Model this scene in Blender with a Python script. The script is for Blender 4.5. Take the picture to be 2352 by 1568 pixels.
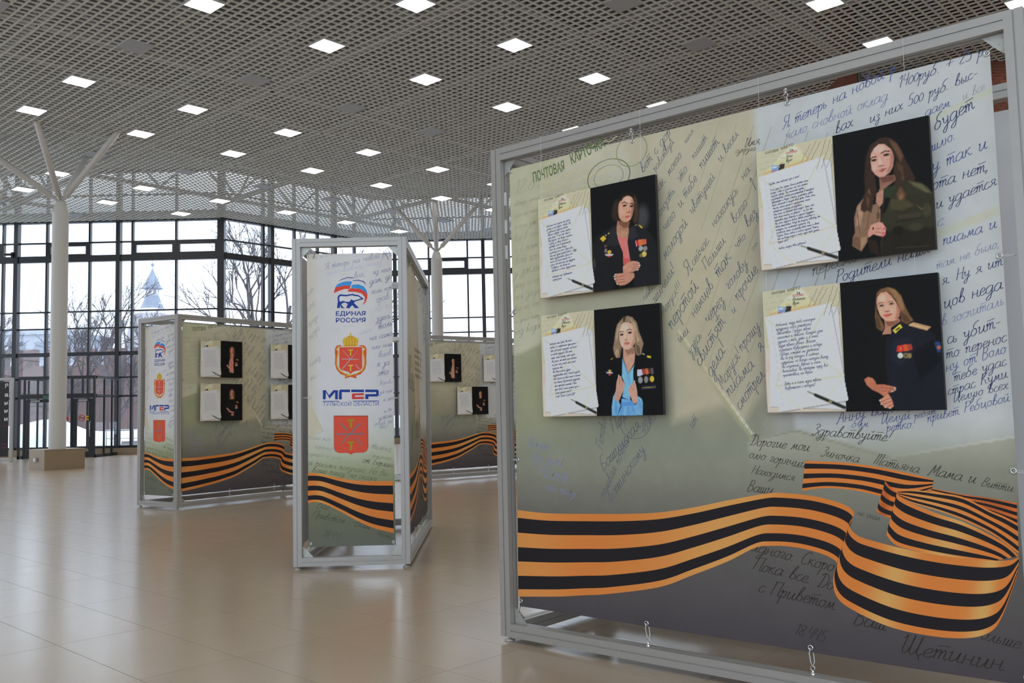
# ======================================================================
#  Exhibition stands in a glazed hall  (units: metres, floor z = 0)
# ======================================================================
import bpy, math, random
import numpy as np
from mathutils import Matrix, Vector

for o in list(bpy.data.objects):
    bpy.data.objects.remove(o)
scene = bpy.context.scene
COL = scene.collection
random.seed(7)
rng = np.random.default_rng(11)
PI = math.pi
R = math.radians

# ---------------------------------------------------------------- camera
EYE = 1.377
PITCH, ROLL = 0.07665, -0.02313
FPX = 2105.0
cam_d = bpy.data.cameras.new('camera')
cam = bpy.data.objects.new('camera', cam_d)
COL.objects.link(cam)
cam_d.sensor_width = 36.0
cam_d.lens = 36.0 * FPX / 2352.0
cam_d.clip_end = 400
_f = Vector((0, math.cos(PITCH), math.sin(PITCH)))
_u = Vector((0, -math.sin(PITCH), math.cos(PITCH)))
_r = Vector((1, 0, 0))
_c, _s = math.cos(ROLL), math.sin(ROLL)
CR, CU = _c * _r + _s * _u, -_s * _r + _c * _u
_m = Matrix((CR, CU, -_f)).transposed().to_4x4()
_m.translation = Vector((0, 0, EYE))
cam.matrix_world = _m
scene.camera = cam

# ---------------------------------------------------------------- sky (even winter overcast)
world = bpy.data.worlds.new('overcast_sky')
scene.world = world
world.use_nodes = True
_bg = world.node_tree.nodes['Background']
_bg.inputs['Color'].default_value = (0.76, 0.86, 1.0, 1)
_bg.inputs['Strength'].default_value = 2.7

# ---------------------------------------------------------------- exposure
scene.view_settings.view_transform = 'Standard'
scene.view_settings.look = 'None'
scene.view_settings.gamma = 1.0
scene.view_settings.use_curve_mapping = False
scene.view_settings.exposure = 0.0
scene.cycles.max_bounces = 6
scene.cycles.diffuse_bounces = 3
scene.cycles.glossy_bounces = 3
scene.cycles.transparent_max_bounces = 32
scene.cycles.caustics_reflective = False
scene.cycles.caustics_refractive = False

# ======================================================================
#  helpers
# ======================================================================
def lin(c):
    return tuple(((v / 255.0) / 12.92) if v <= 10.3 else (((v / 255.0) + 0.055) / 1.055) ** 2.4 for v in c)

def linarr(a):
    a = np.asarray(a, float) / 255.0
    return np.where(a <= 0.04045, a / 12.92, ((a + 0.055) / 1.055) ** 2.4)

MATS = {}
def mat(name, col, rough=0.6, metal=0.0, noise=0.0, nscale=8.0, bump=0.0, spec=0.5, rnd=0.0, emit=None):
    if name in MATS:
        return MATS[name]
    m = bpy.data.materials.new(name)
    m.use_nodes = True
    nt = m.node_tree
    b = nt.nodes['Principled BSDF']
    b.inputs['Roughness'].default_value = rough
    b.inputs['Metallic'].default_value = metal
    b.inputs['Specular IOR Level'].default_value = spec
    c = (*lin(col), 1) if max(col) > 1.001 else (*col, 1)
    b.inputs['Base Color'].default_value = c
    last = None
    if noise or bump:
        tc = nt.nodes.new('ShaderNodeTexCoord')
        nz = nt.nodes.new('ShaderNodeTexNoise')
        nz.inputs['Scale'].default_value = nscale
        nz.inputs['Detail'].default_value = 6
        nt.links.new(tc.outputs['Object'], nz.inputs['Vector'])
        if noise:
            mp = nt.nodes.new('ShaderNodeMapRange')
            mp.inputs['To Min'].default_value = 1 - noise
            mp.inputs['To Max'].default_value = 1 + noise
            nt.links.new(nz.outputs['Fac'], mp.inputs['Value'])
            last = mp.outputs['Result']
        if bump:
            bp = nt.nodes.new('ShaderNodeBump')
            bp.inputs['Strength'].default_value = bump
            bp.inputs['Distance'].default_value = 0.01
            nt.links.new(nz.outputs['Fac'], bp.inputs['Height'])
            nt.links.new(bp.outputs['Normal'], b.inputs['Normal'])
    if rnd:
        oi = nt.nodes.new('ShaderNodeObjectInfo')
        mp = nt.nodes.new('ShaderNodeMapRange')
        mp.inputs['To Min'].default_value = 1 - rnd
        mp.inputs['To Max'].default_value = 1 + rnd
        nt.links.new(oi.outputs['Random'], mp.inputs['Value'])
        if last is not None:
            mu = nt.nodes.new('ShaderNodeMath'); mu.operation = 'MULTIPLY'
            nt.links.new(last, mu.inputs[0]); nt.links.new(mp.outputs['Result'], mu.inputs[1])
            last = mu.outputs[0]
        else:
            last = mp.outputs['Result']
    if last is not None:
        vm = nt.nodes.new('ShaderNodeVectorMath'); vm.operation = 'SCALE'
        vm.inputs[0].default_value = c[:3]
        nt.links.new(last, vm.inputs['Scale'])
        nt.links.new(vm.outputs['Vector'], b.inputs['Base Color'])
    if emit:
        b.inputs['Emission Color'].default_value = (*emit[0], 1)
        b.inputs['Emission Strength'].default_value = emit[1]
    MATS[name] = m
    return m

def print_material(name, rough):
    m = bpy.data.materials.new(name)
    m.use_nodes = True
    nt = m.node_tree
    b = nt.nodes['Principled BSDF']
    b.inputs['Roughness'].default_value = rough
    b.inputs['Specular IOR Level'].default_value = 0.15
    a = nt.nodes.new('ShaderNodeVertexColor'); a.layer_name = 'ink'
    tc = nt.nodes.new('ShaderNodeTexCoord')
    nz = nt.nodes.new('ShaderNodeTexNoise'); nz.inputs['Scale'].default_value = 900; nz.inputs['Detail'].default_value = 1
    mp = nt.nodes.new('ShaderNodeMapRange'); mp.inputs['To Min'].default_value = 0.95; mp.inputs['To Max'].default_value = 1.05
    vm = nt.nodes.new('ShaderNodeVectorMath'); vm.operation = 'SCALE'
    nt.links.new(tc.outputs['Object'], nz.inputs['Vector'])
    nt.links.new(nz.outputs['Fac'], mp.inputs['Value'])
    nt.links.new(a.outputs['Color'], vm.inputs[0]); nt.links.new(mp.outputs['Result'], vm.inputs['Scale'])
    nt.links.new(vm.outputs['Vector'], b.inputs['Base Color'])
    MATS[name] = m
    return m

def glass_material(name, tint=(0.94, 0.97, 0.98)):
    m = bpy.data.materials.new(name)
    m.use_nodes = True
    nt = m.node_tree
    nt.nodes.remove(nt.nodes['Principled BSDF'])
    out = nt.nodes['Material Output']
    tr = nt.nodes.new('ShaderNodeBsdfTransparent'); tr.inputs['Color'].default_value = (*tint, 1)
    gl = nt.nodes.new('ShaderNodeBsdfGlossy'); gl.inputs['Roughness'].default_value = 0.0
    ge = nt.nodes.new('ShaderNodeNewGeometry')
    dt = nt.nodes.new('ShaderNodeVectorMath'); dt.operation = 'DOT_PRODUCT'
    nt.links.new(ge.outputs['Incoming'], dt.inputs[0]); nt.links.new(ge.outputs['Normal'], dt.inputs[1])
    def mth(op, a, b=None):                     # Schlick reflectance, the same from both sides of the pane
        n = nt.nodes.new('ShaderNodeMath'); n.operation = op
        for i, v in enumerate((a, b)):
            if v is None: continue
            if isinstance(v, float): n.inputs[i].default_value = v
            else: nt.links.new(v, n.inputs[i])
        return n.outputs[0]
    fac = mth('ADD', mth('MULTIPLY', mth('POWER', mth('SUBTRACT', 1.0, mth('ABSOLUTE', dt.outputs['Value'])), 5.0), 0.9), 0.07)
    mx = nt.nodes.new('ShaderNodeMixShader')
    nt.links.new(fac, mx.inputs['Fac'])
    nt.links.new(tr.outputs['BSDF'], mx.inputs[1]); nt.links.new(gl.outputs['BSDF'], mx.inputs[2])
    nt.links.new(mx.outputs['Shader'], out.inputs['Surface'])
    MATS[name] = m
    return m

class MB:
    """collects shapes; mesh()/build() turn them into one mesh"""
    def __init__(s):
        s.v, s.f, s.sm, s.mi = [], [], [], []
        s.cur = 0
    def add(s, vs, fs, smooth=False):
        b = len(s.v)
        s.v += [tuple(p) for p in vs]
        for f in fs:
            s.f.append(tuple(i + b for i in f)); s.sm.append(smooth); s.mi.append(s.cur)
        return s
    def box(s, x0, x1, y0, y1, z0, z1):
        return s.add([(x0, y0, z0), (x1, y0, z0), (x1, y1, z0), (x0, y1, z0), (x0, y0, z1), (x1, y0, z1), (x1, y1, z1), (x0, y1, z1)],
                     [(0, 3, 2, 1), (4, 5, 6, 7), (0, 1, 5, 4), (1, 2, 6, 5), (2, 3, 7, 6), (3, 0, 4, 7)])
    def pane(s, x0, x1, y, z0, z1):
        return s.add([(x0, y, z0), (x1, y, z0), (x1, y, z1), (x0, y, z1)], [(0, 1, 2, 3)])
    def beam(s, a, b, w, h, up=(0, 0, 1)):
        a, b = Vector(a), Vector(b)
        d = (b - a).normalized(); u = Vector(up); x = d.cross(u)
        if x.length < 1e-5: x = Vector((1, 0, 0))
        x.normalize(); u = x.cross(d)
        q = [(-w / 2, -h / 2), (w / 2, -h / 2), (w / 2, h / 2), (-w / 2, h / 2)]
        vs = [a + x * i + u * j for i, j in q] + [b + x * i + u * j for i, j in q]
        return s.add(vs, [(3, 2, 1, 0), (4, 5, 6, 7), (0, 1, 5, 4), (1, 2, 6, 5), (2, 3, 7, 6), (3, 0, 4, 7)])
    def prism(s, poly, z0, z1):
        n = len(poly)
        vs = [(p[0], p[1], z0) for p in poly] + [(p[0], p[1], z1) for p in poly]
        fs = [tuple(range(n - 1, -1, -1)), tuple(range(n, 2 * n))] + [(i, (i + 1) % n, n + (i + 1) % n, n + i) for i in range(n)]
        return s.add(vs, fs)
    def sweep(s, prof, a, b, xdir):
        """profile (list of (i,j)) along a->b; i along xdir, j along z"""
        a, b, x = Vector(a), Vector(b), Vector(xdir)
        n = len(prof); up = Vector((0, 0, 1))
        vs = [a + x * i + up * j for i, j in prof] + [b + x * i + up * j for i, j in prof]
        fs = [tuple(range(n)), tuple(range(2 * n - 1, n - 1, -1))] + [(i, n + i, n + (i + 1) % n, (i + 1) % n) for i in range(n)]
        return s.add(vs, fs)
    def tube(s, pts, r, n=8, cap=True, closed=False):
        pts = [Vector(p) for p in pts]
        rs = r if isinstance(r, (list, tuple)) else [r] * len(pts)
        vs, fs = [], []
        m = len(pts)
        ref = None
        for i, p in enumerate(pts):
            if closed: d = pts[(i + 1) % m] - pts[i - 1]
            else: d = pts[min(i + 1, m - 1)] - pts[max(i - 1, 0)]
            d = d.normalized() if d.length > 1e-9 else Vector((0, 0, 1))
            if ref is None:
                ref = d.cross(Vector((0, 0, 1)))
                if ref.length < 1e-3: ref = d.cross(Vector((1, 0, 0)))
            ref = (ref - d * ref.dot(d)).normalized()
            q = d.cross(ref)
            for k in range(n):
                a = 2 * PI * k / n
                vs.append(p + (ref * math.cos(a) + q * math.sin(a)) * rs[i])
        for i in range(m if closed else m - 1):
            j = (i + 1) % m
            for k in range(n):
                fs.append((i * n + k, i * n + (k + 1) % n, j * n + (k + 1) % n, j * n + k))
        s.add(vs, fs, True)
        if cap and not closed:
            s.add(vs[:n], [tuple(range(n - 1, -1, -1))]); s.add(vs[-n:], [tuple(range(n))])
        return s
    def lathe(s, prof, n=24, cx=0, cy=0, cap=True):
        vs, fs = [], []
        for r, z in prof:
            for k in range(n):
                a = 2 * PI * k / n
                vs.append((cx + r * math.cos(a), cy + r * math.sin(a), z))
        for i in range(len(prof) - 1):
            for k in range(n):
                fs.append((i * n + k, i * n + (k + 1) % n, (i + 1) * n + (k + 1) % n, (i + 1) * n + k))
        s.add(vs, fs, True)
        if cap:
            s.add(vs[:n], [tuple(range(n - 1, -1, -1))]); s.add(vs[-n:], [tuple(range(n))])
        return s
    def mesh(s, name, *mats):
        me = bpy.data.meshes.new(name)
        me.from_pydata([tuple(p) for p in s.v], [], s.f)
        for m in mats: me.materials.append(m)
        me.polygons.foreach_set('use_smooth', s.sm)
        me.polygons.foreach_set('material_index', s.mi)
        me.update()
        return me
    def build(s, name, m, parent=None):
        ms = m if isinstance(m, (list, tuple)) else (m,)
        return link(name, s.mesh(name, *ms), parent)

def link(name, me, parent=None, loc=None, rz=None):
    o = bpy.data.objects.new(name, me)
    COL.objects.link(o)
    if parent is not None: o.parent = parent
    if loc is not None: o.location = loc
    if rz is not None: o.rotation_euler = (0, 0, rz)
    return o

def empty(name, loc=(0, 0, 0), rz=0.0, parent=None):
    return link(name, None, parent, loc, rz)

def tag(o, label=None, cat=None, group=None, kind=None):
    if label: o['label'] = label
    if cat: o['category'] = cat
    if group: o['group'] = group
    if kind: o['kind'] = kind
    return o

def colour_mesh(name, verts, faces, cols, m):
    """quads/tris with one linear colour per vertex"""
    me = bpy.data.meshes.new(name)
    me.from_pydata(verts, [], faces)
    at = me.color_attributes.new('ink', 'FLOAT_COLOR', 'POINT')
    c = np.ones((len(verts), 4), np.float32)
    c[:, :3] = np.asarray(cols, np.float32)
    at.data.foreach_set('color', c.ravel())
    me.materials.append(m)
    me.update()
    return me

PG = 1.55          # printed colours are noted as photographed; the ink itself is this much lighter
def ink(c):
    return tuple(min(0.93, v * PG) for v in lin(c))
def inkarr(a):
    return np.clip(linarr(a) * PG, 0, 0.93)

M_ALU = mat('anodised_aluminium', (0.46, 0.445, 0.42), 0.40, 0.30, noise=0.05, nscale=30)
M_GALV = mat('galvanised_plate', (0.55, 0.55, 0.50), 0.45, 0.5)
M_CHROME = mat('chrome', (0.75, 0.75, 0.75), 0.2, 1.0)
M_WHITEPL = mat('white_plastic', (0.85, 0.85, 0.85), 0.4)
M_CORD = mat('white_elastic_cord', (0.80, 0.80, 0.80), 0.7)
M_FABRIC_BACK = mat('banner_back', (0.70, 0.70, 0.71), 0.8)
M_PRINT = print_material('banner_print', 0.65)
M_CANVAS = print_material('canvas_print', 0.5)
M_BOARD_EDGE = mat('board_edge', (0.035, 0.035, 0.035), 0.6)
M_DARKFRAME = mat('black_window_profile', (0.022, 0.023, 0.028), 0.35)
M_GLASS = glass_material('window_glass')
M_WHITECOL = mat('white_column_paint', (0.62, 0.61, 0.585), 0.45)
M_GRID = mat('white_grille_paint', (0.72, 0.72, 0.67), 0.55)
M_LIGHTFRAME = mat('light_frame', (0.8, 0.8, 0.8), 0.5)
M_DIFF = mat('light_diffuser', (0.9, 0.9, 0.9), 0.5, emit=((1.0, 0.95, 0.86), 15.0))
M_STONE = mat('beige_stone', (0.33, 0.245, 0.155), 0.5, noise=0.10, nscale=3)
M_BLACK = mat('black_panel', (0.012, 0.012, 0.012), 0.5)
M_WIRE = mat('fishing_line', (0.8, 0.8, 0.8), 0.3)

# ---------------------------------------------------------------- painting on a grid of points (flat prints)
def paint(X, Y, C, shapes):
    for sh in shapes:
        kind, col, soft, g = sh
        col = np.array(col, float)
        if kind == 'e':
            x, y, rx, ry = g; ex = soft
            bb = (x - rx - ex, x + rx + ex, y - ry - ex, y + ry + ex)
        else:
            a = np.array(g, float); ex = soft
            bb = (a[:, 0].min() - ex, a[:, 0].max() + ex, a[:, 1].min() - ex, a[:, 1].max() + ex)
        idx = np.nonzero((X > bb[0]) & (X < bb[1]) & (Y > bb[2]) & (Y < bb[3]))[0]
        if not len(idx): continue
        px, py = X[idx], Y[idx]
        if kind == 'e':
            q = np.sqrt(((px - x) / rx) ** 2 + ((py - y) / ry) ** 2)
            al = np.clip(0.5 + (1 - q) * min(rx, ry) / max(soft, 1e-6), 0, 1)
        else:
            n = len(a)
            d2 = np.full(len(idx), 1e18); ins = np.zeros(len(idx), bool)
            segs = range(n) if kind == 'p' else range(n - 1)
            for i in segs:
                x0, y0 = a[i]; x1, y1 = a[(i + 1) % n]
                dx, dy = x1 - x0, y1 - y0
                t = np.clip(((px - x0) * dx + (py - y0) * dy) / (dx * dx + dy * dy + 1e-12), 0, 1)
                d2 = np.minimum(d2, (px - x0 - t * dx) ** 2 + (py - y0 - t * dy) ** 2)
                if kind == 'p':
                    cr = ((y0 > py) != (y1 > py))
                    xi = x0 + (py - y0) * dx / (dy if abs(dy) > 1e-9 else 1e-9)
                    ins ^= cr & (px < xi)
            d = np.sqrt(d2)
            if kind == 'p': al = np.clip(0.5 + np.where(ins, d, -d) / max(soft, 1e-6), 0, 1)
            else: al = np.clip((soft / 2 - d) / (soft * 0.3) + 0.5, 0, 1)
        C[idx] += (col - C[idx]) * al[:, None]

def smooth_noise(X, Y, scale, seed):
    g = np.random.default_rng(seed).random((64, 64))
    x = (X / scale) % 63; y = (Y / scale) % 63
    i, j = x.astype(int), y.astype(int); u, v = x - i, y - j
    u = u * u * (3 - 2 * u); v = v * v * (3 - 2 * v)
    i2, j2 = (i + 1) % 64, (j + 1) % 64
    return (g[i, j] * (1 - u) + g[i2, j] * u) * (1 - v) + (g[i, j2] * (1 - u) + g[i2, j2] * u) * v

def grid_points(x0, x1, y0, y1, nx, ny):
    xs = np.linspace(x0, x1, nx); ys = np.linspace(y0, y1, ny)
    X, Y = np.meshgrid(xs, ys)
    return X.ravel(), Y.ravel()

def grid_faces(nx, ny):
    i = np.arange(nx - 1)[None, :] + np.arange(ny - 1)[:, None] * nx
    i = i.ravel()
    return np.stack([i, i + 1, i + 1 + nx, i + nx], 1)

# ---------------------------------------------------------------- pen handwriting: a hand-drawn cursive alphabet
def _sh(st, dx): return [[(x + dx, y) for x, y in q] for q in st]
_o = [(.45, .98), (.15, .85), (.05, .4), (.25, 0), (.55, .1), (.65, .6), (.45, .98), (.6, .85), (.85, .8)]
_i = [(0, .8), (.15, 1), (.12, .2), (.3, 0), (.6, .4), (.7, 1), (.68, .2), (.85, 0), (1.0, .15)]
_sh_ = [(0, .8), (.1, 1), (.1, .2), (.25, 0), (.42, .3), (.45, 1), (.45, .2), (.6, 0), (.78, .3), (.82, 1), (.8, .2), (.95, 0), (1.1, .15)]
_e = [(.05, .4), (.5, .55), (.6, .85), (.35, 1), (.08, .6), (.12, .12), (.4, 0), (.75, .25)]
_I = [(.1, 1.7), (.25, 2), (.2, .2), (.4, 0), (.8, .8), (.95, 2), (.9, .2), (1.05, 0), (1.25, .2)]
GL = {
 'а': ([[(.75, .9), (.4, 1), (.05, .6), (.1, .1), (.4, 0), (.72, .4), (.78, .95), (.75, .3), (.85, .02), (1.05, .15)]], 1.0),
 'б': ([[(.75, .8), (.4, 1), (.08, .6), (.1, .1), (.4, 0), (.72, .35), (.65, .8), (.4, 1), (.3, 1.4), (.55, 1.85), (.95, 2)]], .95),
 'в': ([[(.05, .1), (.3, 1), (.5, 1.8), (.4, 2), (.25, 1.6), (.15, .5), (.3, .05), (.6, .05), (.72, .45), (.5, .85), (.3, .8)]], .85),
 'г': ([[(0, .8), (.2, 1), (.45, .85), (.35, .5), (.15, .15), (.35, 0), (.65, .2)]], .65),
 'д': ([[(.75, .9), (.4, 1), (.05, .6), (.1, .1), (.4, 0), (.72, .4), (.78, .95), (.74, 0), (.6, -.8), (.3, -1), (.15, -.75), (.5, -.3), (1.05, .15)]], 1.0),
 'е': ([_e], .72), 'ё': ([_e, [(.2, 1.4), (.24, 1.45)], [(.5, 1.4), (.54, 1.45)]], .72),
 'ж': ([[(0, .85), (.2, 1), (.4, .6), (.2, .05), (0, .1)], [(.55, 1), (.55, 0)], [(1.1, .95), (.9, 1), (.7, .6), (.85, .05), (1.15, .15)]], 1.15),
 'з': ([[(.05, .85), (.3, 1), (.5, .8), (.25, .52), (.5, .3), (.45, -.5), (.2, -.9), (.05, -.6), (.3, -.1), (.7, .2)]], .65),
 'и': ([_i], .98), 'й': ([_i, [(.25, 1.45), (.45, 1.28), (.68, 1.5)]], .98),
 'к': ([[(.1, 1), (.1, 0)], [(.65, .95), (.5, 1), (.12, .5), (.4, .4), (.6, .02), (.85, .15)]], .8),
 'л': ([[(0, .1), (.15, 0), (.35, .5), (.5, 1), (.52, .2), (.68, 0), (.88, .15)]], .82),
 'м': ([[(0, .1), (.12, 0), (.3, 1), (.42, .1), (.72, 1), (.74, .2), (.9, 0), (1.08, .15)]], 1.05),
 'н': ([[(.1, 1), (.1, 0)], [(.1, .5), (.65, .55)], [(.68, 1), (.66, .2), (.82, 0), (.98, .15)]], .95),
 'о': ([_o], .8),
 'п': ([[(0, .7), (.15, 1), (.15, 0)], [(.15, .5), (.4, .98), (.55, .8), (.55, .2), (.7, 0), (.88, .15)]], .85),
 'р': ([[(0, .7), (.15, 1), (.1, -1)], [(.12, .5), (.4, .98), (.6, .7), (.5, .1), (.25, 0)]], .75),
 'с': ([[(.6, .85), (.35, 1), (.06, .6), (.12, .12), (.4, 0), (.7, .25)]], .68),
 'т': ([[(0, .7), (.12, 1), (.12, 0)], [(.12, .5), (.35, 1), (.45, .7), (.45, 0)], [(.45, .5), (.7, 1), (.8, .7), (.8, .2), (.95, 0), (1.1, .15)], [(.05, 1.35), (.95, 1.42)]], 1.08),
 'у': ([[(0, .8), (.12, 1), (.15, .4), (.35, .2), (.6, .5)], [(.65, 1), (.6, 0), (.45, -.8), (.2, -1), (.1, -.7), (.4, -.25), (.95, .2)]], .88),
 'ф': ([[(.4, .9), (.1, .8), (.1, .1), (.4, .1), (.55, .5)], [(.55, 1.9), (.5, -1)], [(.55, .5), (.7, .95), (.95, .8), (.9, .1), (.6, .1)]], 1.05),
 'х': ([[(0, .9), (.2, 1), (.4, .5), (.6, .02), (.85, .15)], [(.7, 1), (.05, 0)]], .8),
 'ц': ([_i, [(.85, 0), (.95, -.4)]], 1.0),
 'ч': ([[(0, .8), (.12, 1), (.12, .5), (.35, .35), (.6, .6)], [(.65, 1), (.62, .2), (.78, 0), (.95, .15)]], .9),
 'ш': ([_sh_], 1.08), 'щ': ([_sh_, [(.95, 0), (1.05, -.4)]], 1.1),
 'ъ': ([[(0, .85), (.2, 1), (.2, .1), (.45, 0), (.6, .3), (.4, .5), (.2, .45)]], .75),
 'ь': ([[(.1, 1), (.1, .1), (.35, 0), (.5, .3), (.3, .5), (.1, .45)]], .65),
 'ы': ([[(.1, 1), (.1, .1), (.35, 0), (.5, .3), (.3, .5), (.1, .45)], [(.7, 1), (.7, .1), (.85, 0), (1.0, .15)]], .98),
 'э': ([[(.05, .85), (.3, 1), (.6, .6), (.5, .1), (.25, 0), (.05, .15)], [(.2, .5), (.58, .52)]], .72),
 'ю': ([[(.1, 1), (.1, 0)], [(.1, .5), (.42, .5)]] + _sh([_o], .38), 1.2),
 'я': ([[(0, .02), (.15, .05), (.5, .5)], [(.65, .95), (.35, 1), (.2, .75), (.35, .5), (.62, .5)], [(.68, 1), (.64, .2), (.8, 0), (.95, .15)]], .92),
 'А': ([[(0, .1), (.2, 0), (.7, 1.9), (.95, 0)], [(.3, .75), (.85, .75)]], 1.1),
 'Б': ([[(1.0, 1.95), (.25, 1.95), (.15, .05), (.5, 0), (.85, .3), (.75, .85), (.2, 1)]], 1.0),
 'В': ([[(.2, 2), (.1, 0), (.5, 0), (.8, .4), (.6, .95), (.2, 1.05), (.6, 1.2), (.7, 1.7), (.4, 2), (.1, 1.8)]], .95),
 'Г': ([[(.2, 2), (.15, 0)], [(.1, 1.95), (.9, 2.05)]], .85),
 'Д': ([[(.1, 1.7), (.4, 2), (.35, .2), (.1, 0), (.7, 0), (1, .6), (.95, 1.5), (.5, 2.05), (.05, 1.8)]], 1.15),
 'Е': ([[(.8, 1.8), (.5, 2), (.2, 1.6), (.45, 1.1), (.1, .6), (.25, .05), (.6, 0), (.85, .35)]], .9),
 'Ж': ([[(0, 1.7), (.3, 2), (.6, 1.2), (.3, .1), (0, .1)], [(.8, 2), (.8, 0)], [(1.6, 1.9), (1.3, 2), (1, 1.2), (1.2, .1), (1.6, .2)]], 1.6),
 'З': ([[(.1, 1.7), (.4, 2), (.7, 1.6), (.35, 1.1), (.75, .7), (.5, .05), (.2, -.2), (.05, .2)]], .85),
 'И': ([_I], 1.2), 'К': ([[(.2, 2), (.1, 0)], [(.95, 2), (.2, .95), (.6, .8), (.8, .1), (1.05, .1)]], 1.05),
 'Л': ([[(0, .1), (.2, 0), (.6, 1.9), (.7, .2), (.9, 0), (1.1, .2)]], 1.05),
 'М': ([[(0, .1), (.15, 0), (.4, 1.9), (.6, .3), (1, 1.9), (1.05, .2), (1.2, 0), (1.4, .2)]], 1.35),
 'Н': ([[(.2, 2), (.1, 0)], [(.1, 1), (.85, 1.05)], [(.95, 2), (.85, .2), (1, 0), (1.15, .15)]], 1.1),
 'О': ([[(.6, 2), (.2, 1.6), (.1, .6), (.4, 0), (.85, .4), (.95, 1.3), (.6, 2), (.45, 1.8)]], 1.05),
 'П': ([[(.2, 1.95), (.1, 0)], [(0, 1.9), (1.1, 2)], [(.95, 1.95), (.9, .2), (1.05, 0), (1.2, .2)]], 1.15),
 'Р': ([[(.25, 2), (.1, 0)], [(0, 1.7), (.4, 2), (.85, 1.8), (.8, 1.2), (.2, .95)]], .9),
 'С': ([[(.85, 1.7), (.6, 2), (.2, 1.5), (.1, .6), (.4, 0), (.8, .3)]], .9),
 'Т': ([[(.1, 1.9), (1.2, 2.05)], [(.3, 1.9), (.2, 0)], [(.65, 1.9), (.6, 0)], [(1.05, 1.95), (1, .1), (1.2, 0)]], 1.25),
 'У': ([[(.1, 1.8), (.2, 2), (.3, 1.3), (.6, 1.2), (.85, 1.6)], [(.95, 2), (.8, .5), (.4, 0), (.15, .2)]], 1.0),
 'Ц': ([_I, [(1.05, 0), (1.2, -.4)]], 1.25),
 'Щ': ([[(x * 1.5, y * 2) for x, y in _sh_], [(1.45, 0), (1.6, -.5)]], 1.7),
 'Я': ([[(0, .05), (.2, .1), (.6, 1)], [(.9, 1.9), (.4, 2), (.2, 1.5), (.45, 1), (.85, 1)], [(.95, 2), (.85, .2), (1, 0), (1.2, .2)]], 1.15),
 '1': ([[(.1, 1.5), (.4, 2), (.35, 0)]], .6), '2': ([[(.1, 1.6), (.4, 2), (.7, 1.6), (.1, .05), (.75, .05)]], .85),
 '4': ([[(.2, 2), (.1, 1), (.7, 1)], [(.7, 2), (.6, 0)]], .85), '5': ([[(.8, 2), (.25, 2), (.15, 1.15), (.6, 1.1), (.65, .3), (.3, 0), (.05, .2)]], .85),
 '0': ([[(.4, 1.4), (.1, 1), (.1, .3), (.35, 0), (.65, .4), (.65, 1), (.4, 1.4)]], .75), '6': ([[(.7, 2), (.2, 1), (.2, .2), (.5, 0), (.7, .5), (.3, .9)]], .8),
 '8': ([[(.4, 1), (.1, 1.5), (.4, 2), (.7, 1.5), (.1, .5), (.4, 0), (.7, .5), (.4, 1)]], .8), '3': ([[(.1, 1.8), (.5, 2), (.6, 1.4), (.3, 1.05), (.7, .6), (.4, 0), (.05, .2)]], .75),
 '.': ([[(.1, .02), (.2, .1)]], .4), ',': ([[(.2, .1), (.05, -.4)]], .4), '!': ([[(.35, 2), (.2, .6)], [(.12, .05), (.2, .12)]], .55), '?': ([[(.1, 1.6), (.4, 2), (.65, 1.5), (.3, .9), (.3, .6)], [(.26, .05), (.32, .12)]], .75),
 '-': ([[(.1, .55), (.6, .6)]], .7), '—': ([[(.1, .55), (1.2, .6)]], 1.3), '+': ([[(0, .9), (1.0, 1.0)], [(.5, 1.5), (.45, .4)]], 1.1), ':': ([[(.1, .05), (.16, .12)], [(.12, .8), (.18, .88)]], .4),
 '«': ([[(.3, .9), (.05, .5), (.3, .1)], [(.6, .9), (.35, .5), (.6, .1)]], .7), '»': ([[(.05, .9), (.3, .5), (.05, .1)], [(.35, .9), (.6, .5), (.35, .1)]], .7), ' ': ([], .75)}

def catmull(p, n=3):
    if len(p) < 3: return p
    q = [p[0]] + list(p) + [p[-1]]
    out = []
    for i in range(1, len(q) - 2):
        a, b, c, d = q[i - 1], q[i], q[i + 1], q[i + 2]
        for k in range(n):
            t = k / n
            out.append(tuple(0.5 * (2 * b[j] + (c[j] - a[j]) * t + (2 * a[j] - 5 * b[j] + 4 * c[j] - d[j]) * t * t + (3 * b[j] - a[j] - 3 * c[j] + d[j]) * t ** 3) for j in (0, 1)))
    out.append(p[-1])
    return out

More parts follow.
